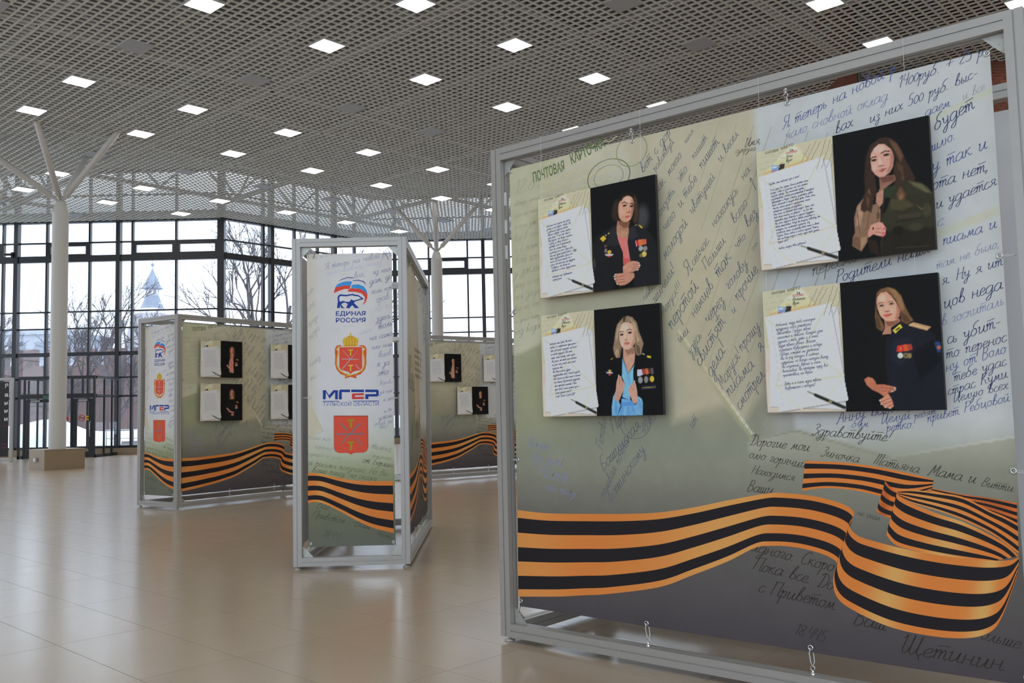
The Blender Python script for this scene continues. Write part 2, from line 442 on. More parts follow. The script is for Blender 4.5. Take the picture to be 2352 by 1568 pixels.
class Ink:
    """flat print pieces in (s, z) of one face; y = distance in front of the sheet"""
    def __init__(s): s.v, s.f, s.c = [], [], []
    def poly(s, pts, col, y=0.0):
        b = len(s.v)
        s.v += [(p[0], y, p[1]) for p in pts]; s.c += [ink(col)] * len(pts); s.f.append(tuple(range(b, b + len(pts))))
    def strip(s, L, Rr, col, y=0.0):
        b = len(s.v); n = len(L)
        for i in range(n): s.v += [(L[i][0], y, L[i][1]), (Rr[i][0], y, Rr[i][1])]
        cc = col if isinstance(col, list) else [ink(col)] * n
        for c in cc: s.c += [c, c]
        s.f += [(b + 2 * i, b + 2 * i + 1, b + 2 * i + 3, b + 2 * i + 2) for i in range(n - 1)]
    def pen(s, pts, w, col, y=0.0):
        L, Rr = [], []
        n = len(pts)
        for i in range(n):
            a, b = pts[max(i - 1, 0)], pts[min(i + 1, n - 1)]
            dx, dz = b[0] - a[0], b[1] - a[1]
            l = math.hypot(dx, dz) or 1e-9
            ww = w * (0.65 + 0.5 * abs(dz) / l) / 2
            L.append((pts[i][0] - dz / l * ww, pts[i][1] + dx / l * ww)); Rr.append((pts[i][0] + dz / l * ww, pts[i][1] - dx / l * ww))
        s.strip(L, Rr, col, y)
    def write(s, text, s0, z0, s1, z1, col, w=None, slant=0.42, y=0.0, size=None, jitter=0.05, nseg=3):
        adv = sum(GL.get(ch, GL['о'])[1] for ch in text) or 1
        L = math.hypot(s1 - s0, z1 - z0)
        k = size if size else L / adv
        ux, uz = (s1 - s0) / L, (z1 - z0) / L
        kx = k
        ky = min(k * 0.82, 0.042) if size is None else k
        w = w or 0.10 * ky
        x = 0.0
        for ch in text:
            st, a = GL.get(ch, GL['о'])
            dy = random.uniform(-jitter, jitter)
            for q in st:
                pts = []
                for px, py in catmull(q, nseg):
                    py += dy; px = x + px + slant * py * ky / kx
                    pts.append((s0 + ux * px * kx - uz * py * ky, z0 + uz * px * kx + ux * py * ky))
                s.pen(pts, w, col, y)
            x += a
    def font(s, text, s0, z0, s1, z1, h, col, y=0.0, bold=0.0):
        vs, fs, (w0, w1) = font_mesh(text, bold)
        L = math.hypot(s1 - s0, z1 - z0); ux, uz = (s1 - s0) / L, (z1 - z0) / L
        k = L / (w1 - w0); b = len(s.v)
        for px, py in vs:
            px = (px - w0) * k; py = py / 0.73 * h
            s.v.append((s0 + ux * px - uz * py, y, z0 + uz * px + ux * py)); s.c.append(ink(col))
        s.f += [tuple(i + b for i in f) for f in fs]
    def build(s, name, m, parent=None):
        return link(name, colour_mesh(name, s.v, s.f, s.c, m), parent)
    def mesh(s, name, m): return colour_mesh(name, s.v, s.f, s.c, m)

_fc = {}
def font_mesh(text, bold):
    if (text, bold) in _fc: return _fc[(text, bold)]
    cu = bpy.data.curves.new('lettering', 'FONT'); cu.body = text; cu.size = 1.0; cu.offset = bold; cu.resolution_u = 3
    o = bpy.data.objects.new('lettering', cu); COL.objects.link(o)
    dg = bpy.context.evaluated_depsgraph_get(); ev = o.evaluated_get(dg); me = ev.to_mesh()
    vs = [(v.co.x, v.co.y) for v in me.vertices]; fs = [tuple(p.vertices) for p in me.polygons]
    ev.to_mesh_clear(); bpy.data.objects.remove(o); bpy.data.curves.remove(cu)
    xs = [v[0] for v in vs]
    _fc[(text, bold)] = (vs, fs, (min(xs), max(xs)))
    return _fc[(text, bold)]

# ======================================================================
#  the hall
# ======================================================================
ZC = 9.70                      # underside of the grille ceiling
YAW = 0.83276                  # direction of the ceiling module
GA = Vector((math.cos(YAW), math.sin(YAW), 0)); GB = Vector((-math.sin(YAW), math.cos(YAW), 0))
GO = Vector((-1.803, 18.084, 0))
HALL = [(-30, -12), (14, -12), (14, 43.7), (-6.58, 43.7), (-11.95, 37.8), (-30, 37.8)]
ROOFZ = ZC + 2.15

def inside(x, y, poly=HALL):
    c = False
    for i in range(len(poly)):
        x0, y0 = poly[i]; x1, y1 = poly[(i + 1) % len(poly)]
        if (y0 > y) != (y1 > y) and x < x0 + (y - y0) * (x1 - x0) / (y1 - y0): c = not c
    return c

def to_frame(p):
    v = Vector(p) - Vector((0, 0, EYE)); d = v.dot(_f)
    if d < 0.3: return None
    return 1176 + FPX * v.dot(CR) / d, 784 - FPX * v.dot(CU) / d, d

def in_view(p, m=40):
    q = to_frame(p)
    return q if q and -m < q[0] < 2352 + m and -m < q[1] < 1568 + m else None

# ---- floor: slab with separate large porcelain tiles
M_JOINT = mat('tile_joint', (0.22, 0.19, 0.16), 0.8)
def tile_material():
    m = mat('porcelain_tile', (0.52, 0.425, 0.325), 0.30, noise=0.045, nscale=1.3, rnd=0.02, spec=0.5)
    nt = m.node_tree; b = nt.nodes['Principled BSDF']
    tc = nt.nodes.new('ShaderNodeTexCoord'); nz = nt.nodes.new('ShaderNodeTexNoise')
    nz.inputs['Scale'].default_value = 5; nz.inputs['Detail'].default_value = 8
    mp = nt.nodes.new('ShaderNodeMapRange'); mp.inputs['To Min'].default_value = 0.17; mp.inputs['To Max'].default_value = 0.25
    nt.links.new(tc.outputs['Object'], nz.inputs['Vector']); nt.links.new(nz.outputs['Fac'], mp.inputs['Value'])
    nt.links.new(mp.outputs['Result'], b.inputs['Roughness'])
    return m
M_TILE = tile_material()
floor = tag(MB().prism(HALL, -0.25, -0.012).build('floor', M_JOINT), kind='structure')
TD_, TN_ = Vector((0.722, -0.692, 0)), Vector((0.692, 0.722, 0))
TL_, TW_, GAP = 1.16, 0.58, 0.0035
TROT = math.atan2(TD_.y, TD_.x)
tile_me = MB().box(GAP / 2, TL_ - GAP / 2, GAP / 2, TW_ - GAP / 2, -0.012, 0.0).mesh('floor_tile', M_TILE)
tiles = []
for j in range(-60, 90):
    for i in range(-60, 60):
        t0 = -6.09 + i * TL_; n0 = 2.21 + j * TW_
        c = TD_ * (t0 + TL_ / 2) + TN_ * (n0 + TW_ / 2)
        if not inside(c.x, c.y): continue
        v = in_view((c.x, c.y, 0), 30)
        tiles.append((v[2] if v else 1e3 + c.length, t0, n0))
tiles.sort()
for d, t0, n0 in tiles[:300]:
    link('floor_tile', tile_me, floor, TD_ * t0 + TN_ * n0, TROT)
far = MB()
for d, t0, n0 in tiles[300:]:
    q = [TD_ * a + TN_ * b for a, b in ((t0 + GAP / 2, n0 + GAP / 2), (t0 + TL_ - GAP / 2, n0 + GAP / 2), (t0 + TL_ - GAP / 2, n0 + TW_ - GAP / 2), (t0 + GAP / 2, n0 + TW_ - GAP / 2))]
    far.add([(p.x, p.y, 0) for p in q] + [(p.x, p.y, -0.012) for p in q], [(0, 1, 2, 3), (4, 7, 6, 5), (0, 4, 5, 1), (1, 5, 6, 2), (2, 6, 7, 3), (3, 7, 4, 0)])
tag(far.build('far_floor_tiles', M_TILE, floor), kind='stuff')

# ---- open-cell grille ceiling: 0.6 m cassettes of crossing bars, 0.2 m cells
ceiling = tag(empty('ceiling', (0, 0, 0)), 'white open-cell grille ceiling of crossing bars', None, kind='structure')
BW_, BH_ = 0.036, 0.03
def bars_into(mb, cx, cy, segs):
    """segs: (family, offset, from, to) in the ceiling's own axes around (cx, cy)"""
    for fam, off, t0, t1 in segs:
        d, n = (GA, GB) if fam == 0 else (GB, GA)
        z = ZC + BH_ / 2 + 0.0012 * fam
        c = Vector((cx, cy, z)) + n * off
        mb.beam(c + d * t0, c + d * t1, BW_, BH_)
FULL = [(f, o, -0.3, 0.3) for f in (0, 1) for o in (-0.1, 0.1, 0.3)]
cass = MB()
for fam, off, t0, t1 in FULL:
    z0 = 0.0012 * fam
    if fam == 0: cass.box(t0, t1, off - BW_ / 2, off + BW_ / 2, z0, z0 + BH_)
    else: cass.box(off - BW_ / 2, off + BW_ / 2, t0, t1, z0, z0 + BH_)
cass_me = cass.mesh('grille_cassette', M_GRID)
cells, edge = [], MB()
def lamp_at(i, j): return i % 5 == 0 and j % 5 == 0
for i in range(-90, 91):
    for j in range(-110, 111):
        p = GO + GA * (0.6 * i) + GB * (0.6 * j)
        if p.x < -31 or p.x > 15 or p.y < -13 or p.y > 45 or lamp_at(i, j): continue
        cs = [p + GA * (a * .3) + GB * (b * .3) for a, b in ((-1, -1), (1, -1), (1, 1), (-1, 1))]
        k = sum(inside(c.x, c.y) for c in cs)
        if k == 4:
            v = in_view((p.x, p.y, ZC), 20)
            cells.append((v[2] if v and v[1] < 560 else 1e3 + p.length, p.x, p.y))
        elif k:
            sg_ = []
            for fam in (0, 1):
                d, n = (GA, GB) if fam == 0 else (GB, GA)
                for o in (-0.1, 0.1, 0.3):
                    for t in (-0.3, -0.1, 0.1):
                        m = p + n * o + d * (t + 0.1)
                        if inside(m.x, m.y): sg_.append((fam, o, t, t + 0.2))
            bars_into(edge, p.x, p.y, sg_)
cells.sort()
for d, x, y in cells[:300]: link('grille_cassette', cass_me, ceiling, (x, y, ZC), YAW)
for d, x, y in cells[300:]: bars_into(edge, x, y, FULL)
tag(edge.build('far_grille_bars', M_GRID, ceiling), kind='stuff')
def clip_line(p, d):
    ts = []
    for i in range(len(HALL)):
        a = Vector((*HALL[i], 0)); b = Vector((*HALL[(i + 1) % len(HALL)], 0)); e = b - a
        den = d.x * e.y - d.y * e.x
        if abs(den) < 1e-9: continue
        w = a - p
        t = (w.x * e.y - w.y * e.x) / den; s = (w.x * d.y - w.y * d.x) / den
        if 0 <= s < 1: ts.append(t)
    ts.sort()
    return [(ts[k], ts[k + 1]) for k in range(0, len(ts) - 1, 2)]

# ---- lamps and blank panels set in the grille (3 m module)
lf, ld, pn = MB(), MB(), MB()
lf.box(-0.30, 0.30, -0.30, -0.285, -0.008, 0.07).box(-0.30, 0.30, 0.285, 0.30, -0.008, 0.07).box(-0.30, -0.285, -0.285, 0.285, -0.008, 0.07).box(0.285, 0.30, -0.285, 0.285, -0.008, 0.07).box(-0.285, 0.285, -0.285, 0.285, 0.06, 0.07)
ld.add([(-0.285, -0.285, -0.004), (0.285, -0.285, -0.004), (0.285, 0.285, -0.004), (-0.285, 0.285, -0.004)], [(3, 2, 1, 0)])
pn.box(-0.30, 0.30, -0.30, 0.30, -0.010, 0.02).box(-0.26, 0.26, -0.26, 0.26, 0.02, 0.06)
lf_me, ld_me = lf.mesh('lamp_frame', M_LIGHTFRAME), ld.mesh('diffuser', M_DIFF)
pn_me = pn.mesh('blank_panel', mat('blank_panel_grey', (0.42, 0.44, 0.46), 0.6))
for a in range(-7, 13):
    for b in range(-12, 13):
        p = GO + GA * (3 * a) + GB * (3 * b)
        if not all(inside(p.x + dx, p.y + dy) for dx, dy in ((-.45, 0), (.45, 0), (0, -.45), (0, .45))): continue
        if b % 3 == 2:
            tag(link('ceiling_panel', pn_me, None, (p.x, p.y, ZC), YAW), 'unlit grey square panel set flush in the grille ceiling', 'panel', 'unlit ceiling panels')
        else:
            r = tag(empty('ceiling_lamp', (p.x, p.y, ZC), YAW), 'glowing white square lamp set flush in the grille ceiling', 'lamp', 'lit square ceiling lamps')
            link('lamp_frame', lf_me, r); link('diffuser', ld_me, r)

# ---- roof void above the grille
M_ROOF = mat('roof_underside', (0.20, 0.20, 0.20), 0.7)
M_STEEL = mat('white_roof_steel', (0.74, 0.74, 0.73), 0.5)
tag(MB().prism(HALL, ROOFZ, ROOFZ + 0.3).build('roof', M_ROOF), kind='structure')
for k in range(-4, 9):
    for fam, (d, n) in enumerate(((GA, GB), (GB, GA))):
        p = GO + n * (6 * k + 1.5)
        for t0, t1 in clip_line(p, d):
            if t1 - t0 < 3: continue
            a, b = p + d * (t0 + 0.3), p + d * (t1 - 0.3)
            r = tag(empty('beam_1' if fam == 0 else 'beam_2', (0, 0, 0)), None, None, kind='structure')
            MB().beam((a.x, a.y, ZC + 0.55), (b.x, b.y, ZC + 0.55), 0.12, 0.14).build('bottom_chord', M_STEEL, r)
            MB().beam((a.x, a.y, ROOFZ - 0.1), (b.x, b.y, ROOFZ - 0.1), 0.14, 0.16).build('top_chord', M_STEEL, r)
            web = MB(); L = t1 - t0 - 0.6; nseg = max(2, int(L / 1.5))
            for q in range(nseg):
                u0, u1 = q / nseg, (q + 1) / nseg
                za, zb = (ZC + 0.55, ROOFZ - 0.15) if q % 2 == 0 else (ROOFZ - 0.15, ZC + 0.55)
                c0, c1 = a.lerp(b, u0), a.lerp(b, u1)
                web.beam((c0.x, c0.y, za), (c1.x, c1.y, zb), 0.07, 0.07)
            web.build('web_diagonals', M_STEEL, r)
# ---- glazed walls: black profiles, every pane a piece of its own
HZ = [(0.33, 0.10), (2.40, 0.07), (3.17, 0.07), (4.16, 0.16), (5.23, 0.06), (5.93, 0.06), (8.14, 0.26), (8.82, 0.06), (9.74, 0.16), (10.8, 0.06), (ROOFZ - 0.05, 0.12)]
def glazed_wall(name, P, Q, vs, hs=HZ, sashes=(), skip=None, simple=False, sill=True):
    P, Q = Vector((*P, 0)), Vector((*Q, 0))
    L = (Q - P).length; ang = math.atan2(Q.y - P.y, Q.x - P.x)
    root = tag(empty(name, P, ang), None, None, kind='structure')
    vs = sorted(vs)
    for s, w in vs:
        d = 0.11 if w < 0.12 else 0.20
        MB().box(s - w / 2, s + w / 2, -d, 0.06, 0.0 if not sill else 0.3, ROOFZ).build('mullion', M_DARKFRAME, root)
    for z, h in hs:
        d = 0.07 if h < 0.1 else 0.14
        MB().box(0, L, -d, 0.05, z - h / 2, z + h / 2).build('transom', M_DARKFRAME, root)
    edges = [0] + [s for s, w in vs] + [L]
    zz = [h[0] for h in hs]
    if simple: zz = [zz[0], zz[3], zz[6], zz[8], zz[-1]]
    for i in range(len(edges) - 1):
        if edges[i + 1] - edges[i] < 0.2: continue
        for j in range(len(zz) - 1):
            if skip and skip(0.5 * (edges[i] + edges[i + 1]), 0.5 * (zz[j] + zz[j + 1])): continue
            MB().pane(edges[i] + 0.01, edges[i + 1] - 0.01, 0.015, zz[j] + 0.01, zz[j + 1] - 0.01).build('pane', M_GLASS, root)
    for s0, s1 in sashes:
        z0, z1, f = 8.27, 8.79, 0.12
        sa = MB()
        sa.box(s0, s1, -0.10, 0.0, z0, z0 + 0.07).box(s0, s1, -0.10, 0.0, z1 - f, z1).box(s0, s0 + f, -0.10, 0.0, z0 + 0.07, z1 - f).box(s1 - f, s1, -0.10, 0.0, z0 + 0.07, z1 - f)
        sa.build('sash', M_DARKFRAME, root)
    MB().box(0, L, 0.03, 0.12, 9.66, 10.12).build('spandrel', M_DARKFRAME, root)
    if sill:
        MB().box(0, L, -0.28, 0.06, 0.0, 0.28).build('stone_sill', M_STONE, root)
    return root
X0 = -30.0
w1 = [(x - X0, w) for x, w in ((-28.99, .17), (-27.2, .08), (-25.9, .08), (-24.75, .17), (-23.2, .08), (-22.3, .08), (-21.09, .08), (-20.51, .17), (-19.27, .08), (-17.49, .08), (-16.27, .17), (-15.71, .08), (-13.89, .08), (-12.0, .28))]
in_vest = lambda s, z: -19.3 < s + X0 < -16.1 and z < 3.2
glazed_wall('window_1', (X0, 37.8), (-11.95, 37.8), w1, sashes=[(x0 - X0, x1 - X0) for x0, x1 in ((-15.67, -13.93), (-13.85, -12.15), (-19.23, -17.53), (-22.26, -21.13))])
glazed_wall('window_2', (-11.95, 37.8), (-6.58, 43.7), [(1.87, .10), (2.25, .17), (3.46, .08), (4.7, .08), (5.6, .17), (6.8, .08)])
X3 = -6.58
glazed_wall('window_3', (-6.58, 43.7), (14, 43.7), [(x - X3, w) for x, w in ((-5.54, .17), (-3.92, .08), (-2.05, .08), (-1.30, .17), (0.32, .08), (2.2, .08), (2.94, .17), (4.6, .08), (6.4, .08), (7.2, .17), (9.0, .08), (11.4, .17), (13.0, .08))], sashes=[(-3.88 - X3, -2.09 - X3)])
glazed_wall('window_4', (-30, 16), (-30, 37.8), [(s, .14) for s in range(4, 21, 4)], simple=True)
tag(MB().box(-30.25, -30.0, -12, 16, 0, ROOFZ).build('added_wall_left', mat('light_plaster', (0.62, 0.61, 0.58), 0.8)), kind='structure')  # solid stretch out of view, added to hold back daylight from the left
glazed_wall('window_5', (14, -12), (-30, -12), [(s, .14) for s in range(4, 44, 4)], simple=True)

# ---- plain right wall and the old brick wall behind the large stand
M_PLASTER = mat('light_plaster', (0.62, 0.61, 0.58), 0.8)
tag(MB().box(14.0, 14.25, -12, 43.7, 0, ROOFZ).build('wall_right', M_PLASTER), kind='structure')
M_BRICK = mat('red_brick', (0.20, 0.055, 0.032), 0.85, noise=0.25, nscale=6, rnd=0.30, bump=0.3)
M_MORTAR = mat('pale_mortar', (0.46, 0.38, 0.27), 0.9)
wb = tag(empty('wall_brick', (8.5, 22, 0)), None, None, kind='structure')     # arched brick front, local x to the right, -y to the hall
ACX, ACZ, RI, RO = 2.35, 7.35, 1.85, 2.28      # arch ring near the corner of the front
prof = [(0, 0), (5.5, 0), (5.5, ROOFZ), (ACX, ROOFZ)] + [(ACX + RO * math.cos(a), ACZ + RO * math.sin(a)) for a in np.linspace(PI / 2, PI, 14)] + [(0, ACZ)]
core = MB(); n = len(prof)
core.add([(x, 0.0, z) for x, z in prof] + [(x, 0.5, z) for x, z in prof], [tuple(range(n)), tuple(range(2 * n - 1, n - 1, -1))] + [(i, n + i, n + (i + 1) % n, (i + 1) % n) for i in range(n)])
core.build('mortar_core', M_MORTAR, wb)
MB().box(0.0, 0.4, 0.5, 21.7, 0, ROOFZ).build('side_face', mat('brick_side', (0.20, 0.07, 0.045), 0.9, noise=0.3, nscale=4), wb)
br_me = MB().box(-0.123, 0.123, -0.018, 0.05, -0.031, 0.031).mesh('brick', M_BRICK)
vo_me = MB().box(-0.031, 0.031, -0.022, 0.05, 0.0, 0.21).mesh('brick', M_BRICK)
cand = []
for j in range(int(ROOFZ / 0.075)):
    z = 0.04 + j * 0.075
    for i in range(-1, 22):
        x = 0.13 + i * 0.258 + (0.129 if j % 2 else 0)
        if x < 0.13 or x > 5.37: continue
        if z > ACZ and x < ACX and math.hypot(x - ACX, z - ACZ) > RI - 0.10: continue
        q = to_frame((8.5 + x, 22, z))
        line = 215 - (q[0] - 1900) * 0.276
        vis = 0 if (1880 < q[0] < 2300 and line - 75 < q[1] < line + 12) or (2275 < q[0] < 2335 and 100 < q[1] < 330) else 1
        cand.append((vis, abs(q[0] - 2150) + abs(q[1] - 200), x, z))
cand.sort()
for vis, d, x, z in cand[:270]:
    link('brick', br_me, wb, (x, 0, z))
rest = MB()
for vis, d, x, z in cand[270:]:
    rest.box(x - 0.123, x + 0.123, -0.018, 0.0, z - 0.031, z + 0.031)
tag(rest.build('far_bricks', M_BRICK, wb), kind='stuff')
for ring in (0, 1):
    for k in range(46 if ring else 40):
        a = PI / 2 + (k + 0.5) / (46 if ring else 40) * PI / 2
        o = link('brick', vo_me, wb, (ACX + (RI + ring * 0.215) * math.cos(a), 0, ACZ + (RI + ring * 0.215) * math.sin(a)))
        o.rotation_euler = (0, -(a - PI / 2), 0)
pipe = MB().tube([(8.62, 21.85, 0.0), (8.62, 21.85, ROOFZ - 0.1)], 0.045, 10)
tag(pipe.build('drain_pipe', M_BLACK), 'black vertical pipe at the edge of the brick arch', 'pipe')

# ---- branching columns
M_SOCKET = mat('socket_grey', (0.35, 0.36, 0.37), 0.5)
def column(x, y, tips, label, rz=YAW, plinth=True, box=False):
    r = tag(empty('branching_column', (x, y, 0)), label, 'column', 'white branching columns', 'thing')
    MB().lathe([(0.24, 0.55), (0.236, 4.0), (0.230, 7.66), (0.236, 7.67), (0.236, 7.71)], 32).build('shaft', M_WHITECOL, r)
    h = MB().lathe([(0.225, 7.71), (0.15, 8.02), (0.10, 8.06), (0.10, 8.10)], 24)
    hd = h.build('cone_head', M_WHITECOL, r)
    for k in range(4):
        a = YAW + k * PI / 2
        MB().beam((0.235 * math.cos(a), 0.235 * math.sin(a), 7.70), (0.115 * math.cos(a), 0.115 * math.sin(a), 8.10), 0.018, 0.03, up=(-math.sin(a), math.cos(a), 0.2)).build('gusset', M_WHITECOL, hd)
    for tx, ty in tips:
        e = Vector((tx - x, ty - y, ZC + 0.35)); s = Vector((0, 0, 8.02)); u = (e - s).normalized()
        MB().tube([s + u * 0.05, s + u * 0.30, s + u * 0.34, e - u * 0.9, e], [0.045, 0.05, 0.092, 0.092, 0.07], 14).build('branch', M_WHITECOL, r)
    if plinth:
        pl = MB(); hw = 0.575; c, sn = math.cos(rz), math.sin(rz)
        rc = lambda a, b: (a * c - b * sn, a * sn + b * c)
        pl.prism([rc(-hw, -hw), rc(hw, -hw), rc(hw, hw), rc(-hw, hw)], 0, 0.585)
        p = pl.build('stone_plinth', M_STONE, r)
        MB().prism([rc(-hw - .012, -hw - .012), rc(hw + .012, -hw - .012), rc(hw + .012, hw + .012), rc(-hw - .012, hw + .012)], 0.585, 0.60).build('plinth_cap', mat('plinth_cap', (0.42, 0.35, 0.26), 0.4), p)
        if box:
            q = MB().box(-0.09, 0.09, -0.05, 0.0, 0.0, 0.12)
            s_ = q.build('socket_box', M_SOCKET, p); s_.location = (*rc(-hw - 0.001, 0.0), 0.24); s_.rotation_euler = (0, 0, rz - PI / 2)
            MB().box(-0.07, 0.03, -0.065, -0.05, 0.02, 0.10).build('socket_cover', M_WHITEPL, s_)
    return r
column(-13.6, 27.4, [(-13.01, 24.55), (-16.0, 25.3), (-10.88, 25.8), (-13.25, 28.6)], 'white branching column on a square stone plinth before the entrance doors', box=True)
column(-3.04, 37.5, [(-2.92, 35.28), (-4.85, 36.79), (-1.11, 37.08), (-3.2, 39.6)], 'white branching column rising behind the narrow logo stand')
column(-20.9, 34.4, [(-20.3, 31.5), (-18.18, 32.8), (-23.2, 33.0), (-20.6, 36.6)], 'white branching column at the edge of the picture, only one branch showing')

# ---- entrance vestibule with two glazed doors
V0, V1, VY = -19.2, -16.2, 35.6
vest = tag(empty('entrance_vestibule', (V0, VY, 0)), 'black-framed glass entrance vestibule behind the round white column', 'vestibule')
VW, VD = V1 - V0, 37.66 - VY
def vb(name, x0, x1, y0, y1, z0, z1, m=M_DARKFRAME, par=vest): return MB().box(x0, x1, y0, y1, z0, z1).build(name, m, par)
def vp(name, x0, x1, z0, z1, par=vest): return MB().pane(x0, x1, 0.0, z0, z1).build(name, M_GLASS, par)
vb('top_rail', 0, VW, -0.05, 0.05, 3.05, 3.17); vb('head_rail', 0, VW, -0.06, 0.06, 2.30, 2.48); MB().add([(0.05, 0.05, 3.1), (VW - 0.05, 0.05, 3.1), (VW - 0.05, VD, 3.1), (0.05, VD, 3.1)], [(0, 1, 2, 3)]).build('roof_glass', M_GLASS, vest)
for x in (0.03, 0.24, 1.43, 2.08, 2.95): vb('post', x - 0.035, x + 0.035, -0.04, 0.04, 0, 3.05)
for x in (0.75, 2.5): vb('glazing_bar', x - 0.025, x + 0.025, -0.03, 0.03, 2.48, 3.05)
for x0, x1 in ((0.07, 0.21), (1.47, 2.05)): vp('pane', x0, x1, 0.05, 2.30)
for x0, x1 in ((0.07, 0.72), (0.78, 1.40), (1.47, 2.05), (2.12, 2.47), (2.53, 2.92)): vp('pane', x0, x1, 2.48, 3.05)
vb('bottom_rail', 0, 0.24, -0.04, 0.04, 0, 0.10); vb('bottom_rail', 1.43, 2.08, -0.04, 0.04, 0, 0.10)
for sx in (0.0, VW):
    for y in (0.75, 1.45, VD - 0.05): vb('post', sx - 0.03, sx + 0.03, y - 0.03, y + 0.03, 0, 3.05)
    for z, h in ((0.06, .12), (2.40, .07), (3.11, .10)): vb('side_rail', sx - 0.03, sx + 0.03, 0.05, VD, z - h / 2, z + h / 2)
    for y0, y1 in ((0.05, 0.72), (0.78, 1.42), (1.48, VD - 0.08)):
        [MB().add([(sx, y0, a), (sx, y1, a), (sx, y1, b), (sx, y0, b)], [(0, 1, 2, 3)]).build('pane', M_GLASS, vest) for a, b in ((0.12, 2.36), (2.44, 3.06))]
M_YEL, M_RED, M_GREEN = mat('sticker_yellow', (0.75, 0.42, 0.02), 0.5), mat('sticker_red', (0.55, 0.04, 0.03), 0.5), mat('exit_sign_green', (0.04, 0.16, 0.12), 0.4)
def glass_door(name, x0, x1, lab):
    d = tag(empty(name, (V0 + x0, VY, 0)), lab, None, kind='structure'); w = x1 - x0; st = 0.17
    for a, b in ((0, st), (w - st, w)): vb('door_stile', a, b, -0.03, 0.03, 0.01, 2.28, M_DARKFRAME, d)
    vb('door_rail', st, w - st, -0.03, 0.03, 0.01, 0.24, M_DARKFRAME, d); vb('door_rail', st, w - st, -0.03, 0.03, 2.16, 2.28, M_DARKFRAME, d)
    vp('pane', st, w - st, 0.24, 2.16, d)
    vb('door_closer', 0.25, 0.6, -0.09, -0.03, 2.18, 2.25, mat('closer_grey', (0.4, 0.4, 0.42), 0.4), d)
    MB().tube([(w - 0.10, -0.03, 0.8), (w - 0.10, -0.09, 0.85), (w - 0.10, -0.09, 1.35), (w - 0.10, -0.03, 1.4)], 0.015, 8).build('door_handle', M_CHROME, d)
    return d
d1 = glass_door('door_1', 0.27, 1.40, 'black-framed glass door beside the dark sign'); d2 = glass_door('door_2', 2.11, 2.92, 'black-framed glass door with a no-smoking sticker')
ns = MB().tube([(0.36 + 0.115 * math.cos(a), -0.012, 1.53 + 0.115 * math.sin(a)) for a in np.linspace(0, 2 * PI, 24)[:-1]], 0.014, 6, closed=True)
ns.beam((0.28, -0.012, 1.61), (0.44, -0.012, 1.45), 0.02, 0.02)
ns.build('no_smoking_sticker', M_RED, d2)
MB().box(0.27, 0.45, -0.011, -0.008, 1.515, 1.545).build('cigarette_mark', M_BLACK, d2)
ye = MB().box(0.52, 0.69, -0.012, -0.008, 1.44, 1.61).build('yellow_sticker', M_YEL, d2)
MB().box(0.57, 0.64, -0.014, -0.012, 1.50, 1.55).build('arrow_mark', M_BLACK, ye)
vb('red_sticker', -0.30, -0.14, -0.012, -0.008, 1.45, 1.58, M_RED, d2)
vb('exit_sign', 0.75, 1.12, -0.12, -0.07, 2.30, 2.42, M_GREEN, d1)
sc_ = MB().box(-0.05, 0.05, -0.02, 0.12, -0.12, 0.10)
sc_.tube([(0, -0.02, 0.0), (-0.08, -0.20, -0.03), (-0.14, -0.36, -0.06)], 0.05, 10)
tag(sc_.build('security_camera', M_BLACK), 'small security camera on a black mullion at the far glass wall', 'camera').location = (-20.62, 37.55, 8.35)

